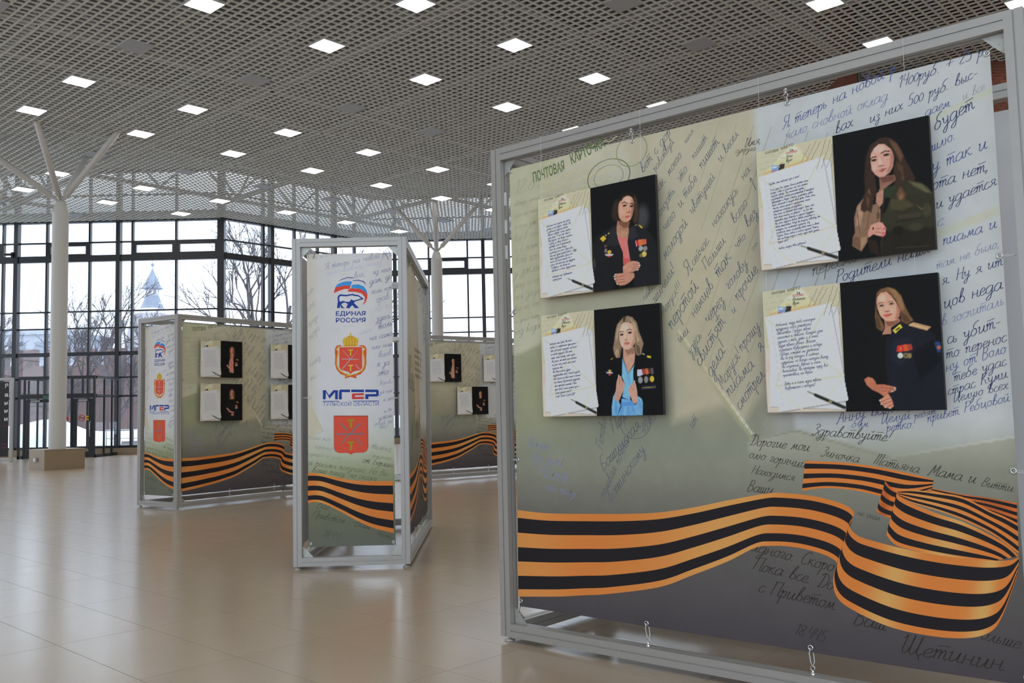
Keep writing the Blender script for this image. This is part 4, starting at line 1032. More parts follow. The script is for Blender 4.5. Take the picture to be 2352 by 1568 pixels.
PORT = {
 'coral': [('e', (62, 62, 64), 7.09, (79.6, 51.2, 9.46, 15.37)), ('p', (30, 25, 23), 1.66, [(44.3, 19.4), (49.3, 15.7), (59.0, 14.6), (66.6, 17.1), (72.2, 23.1), (74.4, 32.5), (75.0, 44.5), (73.5, 56.2), (67.5, 58.3), (61.9, 52.5), (44.0, 50.9), (35.5, 48.6), (32.8, 42.1), (33.9, 31.0), (38.0, 22.5)]), ('p', (50, 40, 32), 2.13, [(33.0, 42.1), (34.8, 31.1), (38.8, 23.6), (42.9, 22.3), (44.3, 31.6), (42.6, 41.5), (42.8, 49.7), (36.1, 49.0)]), ('p', (66, 50, 39), 1.66, [(68.2, 20.4), (72.6, 27.2), (74.2, 42.4), (73.0, 54.2), (68.7, 57.5), (65.9, 55.1), (68.3, 41.5), (67.8, 29.4)]), ('p', (28, 29, 31), 1.18, [(28.9, 57.8), (39.0, 53.2), (40.6, 69.6), (48.0, 90.8), (47.4, 115.8), (37.0, 118.7), (31.0, 140.8), (0.0, 138.0), (-0.8, 74.4), (9.9, 64.4)]), ('p', (31, 32, 35), 1.18, [(58.5, 61.0), (67.5, 58.3), (80.0, 65.1), (90.0, 72.4), (98.3, 87.3), (99.7, 138.0), (62.2, 140.3), (65.4, 122.7), (72.9, 113.6), (59.3, 104.2), (56.6, 86.8), (56.7, 71.8)]), ('p', (40, 41, 45), 0.95, [(39.5, 55.3), (40.6, 69.6), (44.3, 80.2), (35.1, 83.1), (24.2, 77.6), (28.7, 61.9)]), ('p', (42, 43, 47), 0.95, [(59.0, 62.1), (67.4, 60.3), (72.6, 74.0), (63.0, 77.7), (57.2, 74.9)]), ('p', (172, 124, 98), 0.95, [(41.8, 49.5), (39.9, 59.4), (40.1, 67.5), (46.5, 72.0), (56.1, 73.7), (58.5, 68.1), (58.5, 60.0), (60.4, 54.3), (52.2, 55.1)]), ('p', (122, 82, 64), 1.89, [(43.4, 50.3), (60.4, 53.5), (58.8, 61.1), (51.9, 61.1), (43.8, 54.9)]), ('p', (180, 132, 105), 0.95, [(40.2, 62.5), (41.2, 72.3), (56.7, 74.3), (58.6, 66.6)]), ('p', (200, 148, 122), 0.83, [(56.4, 18.0), (62.3, 19.6), (66.4, 23.6), (67.6, 30.4), (67.0, 38.3), (64.8, 45.9), (61.5, 51.4), (57.1, 53.7), (52.3, 53.2), (47.6, 50.6), (44.2, 45.8), (43.4, 37.6), (44.2, 29.6), (47.1, 24.0), (51.6, 19.4)]), ('e', (216, 168, 143), 3.55, (57.9, 25.2, 4.97, 4.26)), ('e', (208, 158, 132), 2.96, (48.5, 38.4, 3.07, 5.44)), ('p', (150, 104, 84), 2.6, [(64.6, 25.9), (67.7, 31.4), (66.8, 40.2), (63.5, 48.7), (61.9, 46.5), (64.3, 37.8)]), ('p', (25, 20, 18), 0.95, [(47.1, 23.5), (52.2, 19.2), (57.1, 17.7), (63.5, 19.4), (67.1, 23.3), (67.8, 29.4), (65.7, 24.0), (61.7, 20.7), (57.0, 19.8), (52.1, 21.2), (47.6, 26.1)]), ('l', (58, 38, 30), 1.06, [(49.9, 28.2), (53.6, 27.3), (57.8, 30.0)]), ('l', (60, 40, 32), 1.06, [(61.5, 31.2), (64.6, 30.7), (67.6, 32.6)]), ('e', (60, 42, 37), 0.71, (53.4, 32.0, 3.07, 1.18)), ('e', (22, 16, 15), 0.47, (53.7, 32.0, 1.18, 1.06)), ('e', (60, 42, 37), 0.71, (64.2, 34.4, 2.96, 1.18)), ('e', (22, 16, 15), 0.47, (64.2, 34.4, 1.18, 1.06)), ('p', (174, 122, 99), 1.18, [(59.5, 34.1), (61.6, 39.4), (62.7, 41.8), (59.4, 42.1), (55.9, 40.7), (58.0, 38.9)]), ('e', (214, 168, 143), 0.95, (58.8, 37.5, 0.95, 4.02)), ('e', (116, 70, 58), 0.71, (59.1, 41.7, 2.13, 0.59)), ('e', (158, 80, 76), 0.71, (57.4, 46.6, 3.78, 0.95)), ('e', (184, 104, 96), 0.71, (57.3, 48.0, 3.19, 1.06)), ('p', (224, 114, 108), 0.71, [(41.3, 72.0), (57.0, 74.1), (56.0, 79.8), (57.1, 87.9), (59.3, 104.0), (54.5, 105.6), (49.0, 108.0), (48.6, 91.9), (43.7, 80.2)]), ('p', (196, 84, 84), 2.36, [(48.2, 98.9), (59.2, 101.2), (59.3, 104.2), (49.0, 108.0)]), ('l', (150, 105, 75), 0.47, [(40.3, 62.5), (46.8, 67.4), (54.9, 72.4), (57.7, 68.5)]), ('p', (208, 168, 52), 0.47, [(13.4, 69.0), (19.2, 65.7), (23.7, 70.4), (18.2, 74.1)]), ('e', (215, 190, 110), 0.35, (23.2, 66.2, 1.18, 0.95)), ('e', (215, 190, 110), 0.35, (27.4, 64.3, 1.06, 0.95)), ('p', (208, 168, 60), 0.47, [(72.7, 59.6), (76.7, 61.2), (79.8, 64.8), (77.5, 64.9)]), ('e', (200, 170, 90), 0.35, (69.5, 59.6, 1.18, 0.59)), ('e', (216, 168, 60), 0.47, (27.7, 88.6, 3.07, 2.36)), ('p', (205, 198, 200), 0.47, [(19.9, 90.4), (34.4, 91.9), (32.1, 93.9), (27.1, 94.1), (22.3, 92.7)]), ('p', (190, 70, 50), 0.47, [(22.3, 92.7), (32.1, 93.9), (27.1, 95.7)]), ('e', (90, 70, 66), 0.59, (22.0, 79.9, 2.36, 2.13)), ('e', (120, 115, 105), 0.59, (22.2, 86.1, 2.36, 2.84)), ('p', (186, 46, 52), 0.35, [(68.2, 79.6), (72.0, 78.9), (73.3, 87.0), (68.6, 86.9)]), ('l', (225, 215, 215), 0.71, [(68.5, 79.9), (69.4, 86.7)]), ('p', (226, 112, 62), 0.35, [(72.0, 78.9), (78.4, 79.0), (79.7, 86.3), (73.3, 87.0)]), ('p', (212, 96, 72), 0.35, [(78.4, 79.0), (83.9, 79.5), (84.3, 85.9), (79.7, 86.3)]), ('e', (155, 155, 155), 0.59, (75.5, 90.4, 3.31, 3.31)), ('e', (140, 136, 132), 0.59, (82.1, 91.3, 3.19, 3.19)), ('e', (205, 175, 95), 0.59, (80.2, 98.2, 3.78, 3.55)), ('e', (112, 104, 64), 0.59, (75.4, 99.1, 2.36, 2.36)), ('p', (194, 138, 114), 0.83, [(47.7, 109.8), (54.5, 105.6), (61.6, 104.4), (69.8, 105.9), (72.6, 108.2), (74.4, 111.8), (73.1, 114.2), (70.4, 117.0), (63.3, 118.5), (53.8, 119.0), (47.8, 118.9)]), ('l', (140, 92, 74), 0.59, [(62.6, 109.0), (72.2, 109.6)]), ('l', (140, 92, 74), 0.59, [(62.4, 112.0), (73.2, 112.9)]), ('l', (140, 92, 74), 0.59, [(61.1, 114.8), (71.7, 115.0)]), ('p', (188, 132, 109), 0.83, [(65.1, 121.7), (63.2, 119.5), (53.8, 118.5), (37.0, 118.0), (33.8, 120.6), (34.2, 124.5), (37.5, 131.4), (43.4, 134.2), (50.7, 133.9), (57.9, 131.1), (64.9, 125.7)]), ('l', (118, 74, 58), 0.71, [(34.9, 122.8), (48.8, 122.2)]), ('l', (118, 74, 58), 0.71, [(36.0, 126.2), (49.8, 126.3)]), ('l', (118, 74, 58), 0.71, [(38.8, 130.2), (50.9, 129.7)]), ('e', (228, 222, 220), 0.35, (71.8, 108.3, 1.06, 0.71)), ('e', (228, 222, 220), 0.35, (73.0, 111.7, 1.06, 0.71)), ('e', (228, 222, 220), 0.35, (69.9, 116.8, 1.06, 0.71)), ('e', (215, 225, 222), 0.35, (35.7, 118.6, 1.06, 0.71)), ('e', (215, 225, 222), 0.35, (34.0, 121.0, 1.06, 0.71)), ('e', (215, 225, 222), 0.35, (34.8, 124.6, 1.06, 0.71)), ('e', (215, 225, 222), 0.35, (38.4, 131.4, 1.06, 0.71)), ('e', (62, 62, 58), 1.18, (3.7, 100.8, 1.89, 7.09))],
 'blue': [('p', (142, 118, 94), 1.38, [(45.8, 13.2), (52.8, 11.9), (59.6, 14.4), (65.9, 21.3), (68.6, 33.0), (72.5, 42.0), (74.9, 48.9), (72.8, 54.5), (69.9, 65.4), (63.4, 61.6), (61.8, 49.9), (63.7, 38.5), (62.1, 28.7), (55.7, 20.4), (46.6, 18.7), (40.4, 24.0), (38.0, 33.7), (38.5, 44.5), (42.0, 53.6), (39.0, 64.2), (34.1, 66.4), (30.4, 59.8), (28.6, 51.8), (31.0, 42.0), (32.9, 31.3), (35.9, 21.7)]), ('p', (172, 148, 120), 1.38, [(40.8, 19.2), (35.6, 26.6), (33.0, 38.2), (34.4, 44.2), (37.4, 34.6), (41.0, 24.1)]), ('p', (176, 152, 122), 1.38, [(56.0, 15.6), (63.6, 23.0), (66.2, 34.8), (69.0, 44.6), (66.0, 46.3), (64.0, 34.6), (60.1, 23.7)]), ('p', (96, 78, 62), 1.15, [(63.2, 46.2), (69.5, 54.3), (69.4, 63.9), (64.7, 58.8)]), ('p', (170, 142, 114), 1.15, [(31.2, 56.9), (35.7, 52.2), (37.6, 58.2), (34.2, 65.4)]), ('p', (100, 82, 66), 0.92, [(39.2, 52.4), (41.7, 54.5), (39.0, 63.7), (38.0, 58.2)]), ('p', (70, 56, 45), 0.92, [(45.2, 13.7), (50.5, 12.7), (47.8, 18.8), (45.6, 19.6)]), ('p', (18, 18, 19), 1.15, [(27.2, 64.5), (42.5, 64.4), (41.5, 87.8), (35.1, 87.6), (30.3, 107.1), (15.4, 116.7), (0.0, 138.0), (0.4, 86.2), (14.9, 69.8)]), ('p', (19, 19, 20), 1.15, [(62.0, 65.4), (71.2, 62.1), (92.9, 69.0), (97.6, 80.6), (100.0, 138.0), (69.8, 137.1), (63.5, 112.9), (60.0, 96.3), (57.6, 88.5), (59.0, 76.9)]), ('p', (194, 148, 125), 0.92, [(44.4, 52.7), (43.6, 64.4), (50.4, 85.3), (60.4, 72.1), (62.4, 58.7), (60.6, 51.8)]), ('p', (150, 110, 92), 2.07, [(45.3, 53.8), (61.9, 52.8), (61.8, 60.6), (50.8, 61.4)]), ('p', (216, 168, 145), 0.92, [(46.6, 19.5), (53.5, 19.8), (59.0, 23.4), (62.6, 30.6), (63.6, 38.5), (62.3, 46.1), (58.5, 51.7), (52.4, 54.8), (45.5, 54.4), (41.1, 49.8), (38.6, 42.6), (38.3, 34.7), (39.6, 27.9), (42.3, 22.0)]), ('e', (228, 186, 164), 3.22, (47.5, 26.6, 5.05, 4.37)), ('e', (226, 178, 154), 2.76, (43.5, 45.3, 2.99, 4.14)), ('p', (180, 130, 108), 2.76, [(60.5, 27.6), (63.5, 37.5), (62.0, 47.0), (57.4, 51.8), (55.7, 49.5), (60.1, 42.1)]), ('l', (98, 68, 54), 1.03, [(39.5, 31.8), (42.9, 31.1), (45.4, 32.3)]), ('l', (98, 68, 54), 1.03, [(50.5, 30.7), (54.0, 29.1), (58.1, 30.1)]), ('e', (78, 58, 54), 0.8, (42.6, 35.3, 2.87, 1.26)), ('e', (28, 23, 23), 0.46, (43.0, 35.3, 1.15, 1.03)), ('e', (78, 58, 54), 0.8, (55.1, 33.6, 3.1, 1.38)), ('e', (28, 23, 23), 0.46, (55.3, 33.6, 1.26, 1.15)), ('p', (196, 146, 122), 1.15, [(48.8, 35.4), (50.4, 39.5), (52.4, 42.0), (48.5, 43.3), (45.8, 42.1), (47.8, 39.3)]), ('e', (230, 186, 164), 0.92, (47.9, 38.3, 0.92, 3.91)), ('e', (130, 86, 72), 0.69, (49.1, 42.6, 1.95, 0.57)), ('e', (172, 84, 78), 0.69, (50.3, 46.4, 4.48, 0.92)), ('e', (200, 112, 102), 0.69, (50.3, 47.7, 3.79, 1.15)), ('p', (120, 176, 230), 0.69, [(42.4, 64.9), (44.0, 68.4), (50.4, 85.5), (60.5, 74.1), (58.4, 80.7), (58.1, 89.5), (58.3, 95.3), (52.7, 102.9), (52.3, 118.4), (44.9, 116.3), (40.4, 114.3), (45.0, 97.8), (40.9, 88.8)]), ('l', (92, 146, 205), 0.69, [(49.8, 85.7), (54.7, 107.8)]), ('l', (92, 146, 205), 0.69, [(43.4, 68.3), (49.8, 85.7)]), ('p', (104, 160, 216), 0.92, [(39.1, 116.2), (52.3, 118.0), (60.4, 125.4), (61.8, 138.5), (31.8, 138.2), (38.4, 127.0)]), ('p', (86, 138, 198), 0.92, [(39.9, 121.6), (58.4, 121.0), (58.7, 125.4), (39.0, 126.5)]), ('l', (78, 128, 188), 0.8, [(40.7, 127.0), (37.7, 137.8)]), ('l', (78, 128, 188), 0.8, [(48.8, 127.2), (48.7, 137.9)]), ('l', (140, 190, 238), 0.8, [(44.8, 127.1), (43.5, 137.8)]), ('l', (78, 128, 188), 0.8, [(55.7, 127.3), (57.3, 137.9)]), ('p', (108, 164, 220), 0.92, [(29.6, 108.6), (35.3, 120.1), (37.9, 125.0), (31.8, 138.2), (23.5, 138.2), (23.7, 126.8), (26.3, 114.0)]), ('l', (76, 124, 182), 0.92, [(29.8, 115.0), (30.7, 136.8)]), ('l', (145, 195, 240), 0.8, [(27.6, 113.0), (25.5, 134.7)]), ('p', (114, 170, 226), 0.92, [(63.4, 113.8), (68.9, 116.8), (71.0, 121.7), (70.0, 138.0), (61.9, 138.0), (58.0, 127.3), (62.9, 121.6)]), ('l', (78, 126, 184), 0.92, [(65.4, 117.7), (65.9, 127.4)]), ('l', (78, 126, 184), 0.92, [(68.6, 120.7), (67.7, 135.1)]), ('l', (160, 205, 245), 0.8, [(63.9, 114.8), (68.7, 118.8)]), ('p', (192, 148, 128), 0.8, [(35.8, 86.6), (39.8, 88.3), (41.7, 93.7), (45.0, 97.8), (43.3, 105.5), (38.1, 114.2), (34.8, 120.1), (29.0, 118.0), (28.1, 113.0), (31.0, 105.2), (32.3, 95.4)]), ('l', (140, 98, 82), 0.69, [(37.4, 88.7), (37.3, 98.5)]), ('l', (140, 98, 82), 0.69, [(40.2, 90.7), (40.8, 99.6)]), ('e', (228, 224, 222), 0.34, (36.1, 87.1, 0.69, 1.15)), ('p', (198, 152, 132), 0.8, [(57.1, 97.2), (59.8, 94.6), (61.5, 99.3), (63.2, 108.0), (63.5, 120.6), (60.5, 123.6), (56.1, 121.4), (52.6, 113.6), (49.6, 106.7), (51.6, 101.9)]), ('l', (140, 98, 82), 0.69, [(58.2, 98.2), (58.0, 105.9)]), ('l', (140, 98, 82), 0.69, [(55.1, 101.0), (55.9, 106.9)]), ('e', (228, 224, 222), 0.34, (59.6, 95.3, 0.69, 1.15)), ('p', (34, 36, 70), 0.46, [(15.3, 81.8), (22.1, 77.7), (28.9, 82.9), (22.1, 87.4)]), ('l', (215, 208, 208), 1.38, [(17.9, 82.5), (26.5, 83.3)]), ('e', (216, 168, 60), 0.46, (22.5, 80.6, 2.3, 1.61)), ('e', (190, 64, 52), 0.46, (22.2, 85.1, 1.84, 1.38)), ('p', (192, 192, 218), 0.34, [(64.4, 80.8), (70.6, 80.5), (72.4, 87.6), (67.2, 89.3), (63.7, 88.7)]), ('p', (168, 62, 62), 0.34, [(70.6, 80.5), (75.7, 80.4), (77.1, 86.8), (72.4, 87.6)]), ('p', (194, 112, 62), 0.34, [(75.7, 80.1), (79.6, 80.0), (81.4, 86.5), (77.4, 87.8)]), ('p', (92, 42, 42), 0.34, [(79.6, 80.0), (83.5, 80.0), (84.8, 86.2), (81.4, 86.5)]), ('p', (86, 86, 90), 0.34, [(83.5, 79.8), (87.7, 79.7), (88.5, 86.8), (84.7, 88.1)]), ('e', (145, 145, 147), 0.57, (68.4, 94.0, 3.45, 4.25)), ('e', (130, 128, 125), 0.57, (76.8, 93.8, 2.87, 4.25)), ('e', (62, 56, 50), 0.57, (81.5, 93.2, 1.72, 2.87)), ('e', (205, 180, 64), 0.57, (85.5, 93.4, 2.99, 3.91)), ('p', (44, 50, 98), 0.34, [(69.8, 101.5), (90.7, 101.0), (90.9, 105.5), (69.9, 106.3)]), ('p', (22, 22, 27), 0.34, [(70.6, 102.2), (90.0, 101.6), (90.1, 104.8), (70.6, 105.5)]), ('l', (140, 126, 64), 1.15, [(71.0, 104.0), (89.7, 103.3)]), ('p', (224, 190, 54), 0.34, [(79.5, 64.0), (85.3, 65.0), (84.5, 67.6), (79.0, 66.1)]), ('e', (210, 200, 160), 0.34, (75.1, 62.3, 1.15, 0.69)), ('e', (200, 190, 150), 0.34, (72.9, 61.2, 0.92, 0.69)), ('p', (190, 160, 60), 0.34, [(24.1, 65.8), (28.7, 63.6), (27.7, 65.1), (25.3, 66.4)])],
 'camo': [('p', (56, 41, 33), 1.6, [(50.4, 12.9), (58.4, 13.8), (66.1, 19.4), (71.5, 28.8), (75.6, 42.0), (80.7, 53.3), (84.0, 62.1), (81.6, 69.8), (73.9, 82.8), (66.0, 83.5), (62.9, 70.6), (61.9, 53.9), (65.9, 38.1), (61.8, 24.8), (54.1, 19.0), (45.8, 20.4), (40.8, 26.8), (39.3, 41.3), (43.6, 54.7), (44.9, 67.5), (41.2, 77.4), (37.2, 91.4), (28.1, 87.9), (27.7, 77.2), (32.5, 67.5), (32.6, 48.5), (35.4, 28.9), (40.8, 18.3)]), ('p', (98, 70, 52), 2.0, [(60.3, 15.6), (67.9, 22.9), (73.4, 36.5), (70.6, 43.1), (66.3, 31.9), (61.9, 22.7)]), ('p', (80, 58, 44), 2.0, [(66.6, 42.4), (72.2, 47.6), (73.3, 62.2), (68.3, 63.3)]), ('p', (142, 102, 85), 1.0, [(47.8, 52.9), (63.8, 55.3), (64.7, 60.6), (55.1, 66.2), (52.3, 79.2), (45.7, 86.5), (43.9, 75.7), (48.0, 66.0)]), ('p', (104, 70, 58), 2.0, [(47.7, 54.4), (63.8, 55.3), (62.5, 61.2), (51.4, 61.3)]), ('p', (172, 126, 106), 0.8, [(44.1, 71.0), (50.9, 68.5), (52.8, 79.3), (46.7, 86.6), (43.0, 80.8)]), ('p', (132, 101, 80), 1.0, [(30.0, 74.4), (36.7, 82.9), (44.0, 82.0), (47.6, 88.8), (46.8, 102.2), (40.6, 103.4), (33.8, 112.9), (32.2, 121.1), (25.4, 130.7), (15.9, 123.2), (17.0, 113.8), (19.4, 109.8), (19.3, 93.9), (23.3, 80.8)]), ('p', (170, 134, 108), 2.4, [(23.2, 82.9), (29.0, 77.4), (29.1, 91.2), (25.0, 104.3), (20.9, 101.6)]), ('p', (108, 80, 62), 1.6, [(18.1, 112.9), (25.3, 115.9), (25.5, 129.6), (16.7, 122.7)]), ('p', (160, 124, 98), 1.4, [(25.3, 115.9), (32.6, 114.8), (31.2, 120.9), (24.4, 129.5)]), ('p', (44, 32, 26), 1.6, [(32.4, 118.0), (41.5, 121.3), (44.5, 138.2), (34.6, 132.9)]), ('l', (96, 72, 56), 0.8, [(23.0, 86.0), (24.6, 110.6)]), ('l', (96, 72, 56), 0.7, [(36.5, 87.1), (32.1, 107.4)]), ('l', (90, 66, 50), 0.6, [(45.9, 84.4), (42.7, 101.6)]), ('e', (92, 68, 52), 0.6, (44.7, 94.6, 1.6, 3.6)), ('p', (50, 48, 35), 1.2, [(52.0, 67.7), (63.2, 65.0), (75.2, 62.5), (87.6, 66.8), (95.7, 73.3), (100.4, 82.1), (100.0, 138.0), (45.5, 137.9), (45.5, 122.8), (52.4, 108.2), (47.3, 101.3), (49.7, 87.1)]), ('p', (36, 33, 26), 3.0, [(48.1, 112.8), (101.0, 115.2), (100.0, 138.0), (45.5, 137.9)]), ('p', (94, 88, 64), 2.2, [(77.1, 64.1), (90.3, 69.3), (99.5, 80.5), (93.5, 78.9), (82.5, 70.4)]), ('p', (70, 66, 46), 2.6, [(58.2, 80.2), (70.2, 80.1), (81.2, 90.1), (69.3, 93.3), (57.6, 90.4)]), ('p', (90, 80, 54), 1.0, [(82.7, 89.3), (91.0, 95.7), (92.4, 98.1), (87.6, 95.6)]), ('p', (46, 55, 38), 0.6, [(51.8, 67.7), (63.1, 66.0), (64.0, 70.8), (58.4, 78.1), (54.5, 76.4)]), ('p', (22, 20, 17), 0.8, [(52.4, 77.1), (58.4, 78.1), (53.6, 89.8), (49.2, 95.3)]), ('p', (64, 56, 43), 0.5, [(65.1, 97.8), (88.0, 97.7), (87.6, 102.7), (64.9, 101.3)]), ('l', (26, 24, 19), 0.8, [(62.7, 104.4), (88.0, 104.1)]), ('l', (60, 55, 40), 0.7, [(61.0, 131.5), (93.7, 133.7)]), ('e', (62, 58, 42), 2.4, (81.7, 112.5, 7.0, 4.0)), ('e', (30, 28, 21), 2.4, (64.1, 114.0, 6.0, 5.0)), ('e', (66, 62, 45), 2.0, (93.2, 97.0, 4.0, 7.0)), ('p', (115, 84, 60), 1.2, [(36.9, 64.0), (38.6, 72.7), (36.7, 82.9), (33.5, 85.0), (32.0, 75.8)]), ('p', (100, 72, 52), 3.0, [(68.5, 67.5), (73.5, 76.6), (71.5, 82.9), (66.6, 82.6), (64.3, 76.0)]), ('p', (128, 92, 66), 1.6, [(69.5, 74.8), (71.7, 79.3), (68.5, 82.4), (66.5, 79.5)]), ('p', (62, 45, 36), 1.4, [(33.1, 65.5), (38.6, 72.7), (40.0, 82.4), (37.7, 90.9), (33.8, 87.7), (30.3, 89.3), (26.9, 86.1), (27.5, 79.9), (30.8, 74.6)]), ('p', (92, 66, 48), 1.2, [(33.8, 70.9), (36.6, 76.6), (35.5, 85.9), (33.4, 82.4)]), ('p', (60, 44, 35), 1.4, [(64.4, 46.1), (69.9, 53.3), (71.1, 65.9), (66.8, 70.3), (64.5, 60.6)]), ('p', (202, 152, 134), 0.8, [(48.0, 17.3), (54.1, 18.3), (59.9, 23.1), (63.0, 30.2), (63.9, 37.7), (62.5, 45.7), (59.1, 51.5), (52.8, 55.0), (47.7, 54.4), (43.4, 50.7), (40.7, 44.9), (39.7, 36.1), (40.4, 27.7), (43.2, 21.2)]), ('e', (218, 174, 156), 3.2, (49.6, 24.4, 5.2, 3.8)), ('e', (214, 168, 150), 2.6, (43.3, 43.6, 2.6, 3.6)), ('e', (216, 172, 154), 1.4, (49.6, 38.0, 1.4, 4.0)), ('p', (166, 112, 98), 2.6, [(61.0, 27.2), (63.9, 36.6), (62.0, 46.6), (57.2, 52.2), (55.7, 50.1), (60.0, 43.1)]), ('p', (48, 36, 30), 0.8, [(40.3, 28.8), (43.2, 21.1), (48.6, 17.0), (55.1, 17.9), (61.8, 23.7), (64.3, 34.6), (61.6, 27.3), (55.0, 20.2), (49.0, 19.2), (44.1, 22.7)]), ('l', (58, 41, 35), 1.1, [(39.8, 34.2), (42.5, 32.0), (45.8, 32.2)]), ('l', (58, 41, 35), 1.1, [(51.4, 29.6), (55.5, 28.1), (60.1, 29.1)]), ('e', (60, 46, 43), 0.8, (43.3, 35.5, 2.9, 1.2)), ('e', (26, 20, 20), 0.4, (43.8, 35.5, 1.2, 1.0)), ('e', (60, 46, 43), 0.8, (56.5, 32.3, 3.2, 1.2)), ('e', (26, 20, 20), 0.4, (56.5, 32.3, 1.2, 1.0)), ('e', (142, 97, 86), 0.8, (50.6, 43.0, 3.1, 0.7)), ('p', (170, 98, 92), 0.5, [(47.9, 47.9), (51.5, 46.3), (56.1, 46.0), (54.4, 48.3), (50.6, 49.9)]), ('l', (110, 58, 56), 0.4, [(48.2, 47.8), (55.9, 46.5)]), ('p', (204, 144, 128), 0.7, [(32.8, 111.7), (36.4, 103.9), (44.7, 101.9), (48.7, 103.0), (52.1, 109.2), (50.9, 116.3), (48.8, 118.1), (43.8, 116.4), (38.9, 114.1), (33.5, 117.1)]), ('l', (146, 94, 82), 0.6, [(42.3, 108.9), (49.9, 109.4)]), ('l', (146, 94, 82), 0.6, [(41.0, 112.0), (49.0, 114.2)]), ('e', (40, 28, 26), 0.4, (38.8, 107.8, 0.9, 1.4)), ('e', (236, 92, 106), 0.4, (50.4, 109.7, 1.5, 1.3)), ('e', (236, 92, 106), 0.4, (49.5, 114.7, 1.5, 1.2)), ('e', (236, 92, 106), 0.4, (47.8, 117.1, 1.4, 0.9))],
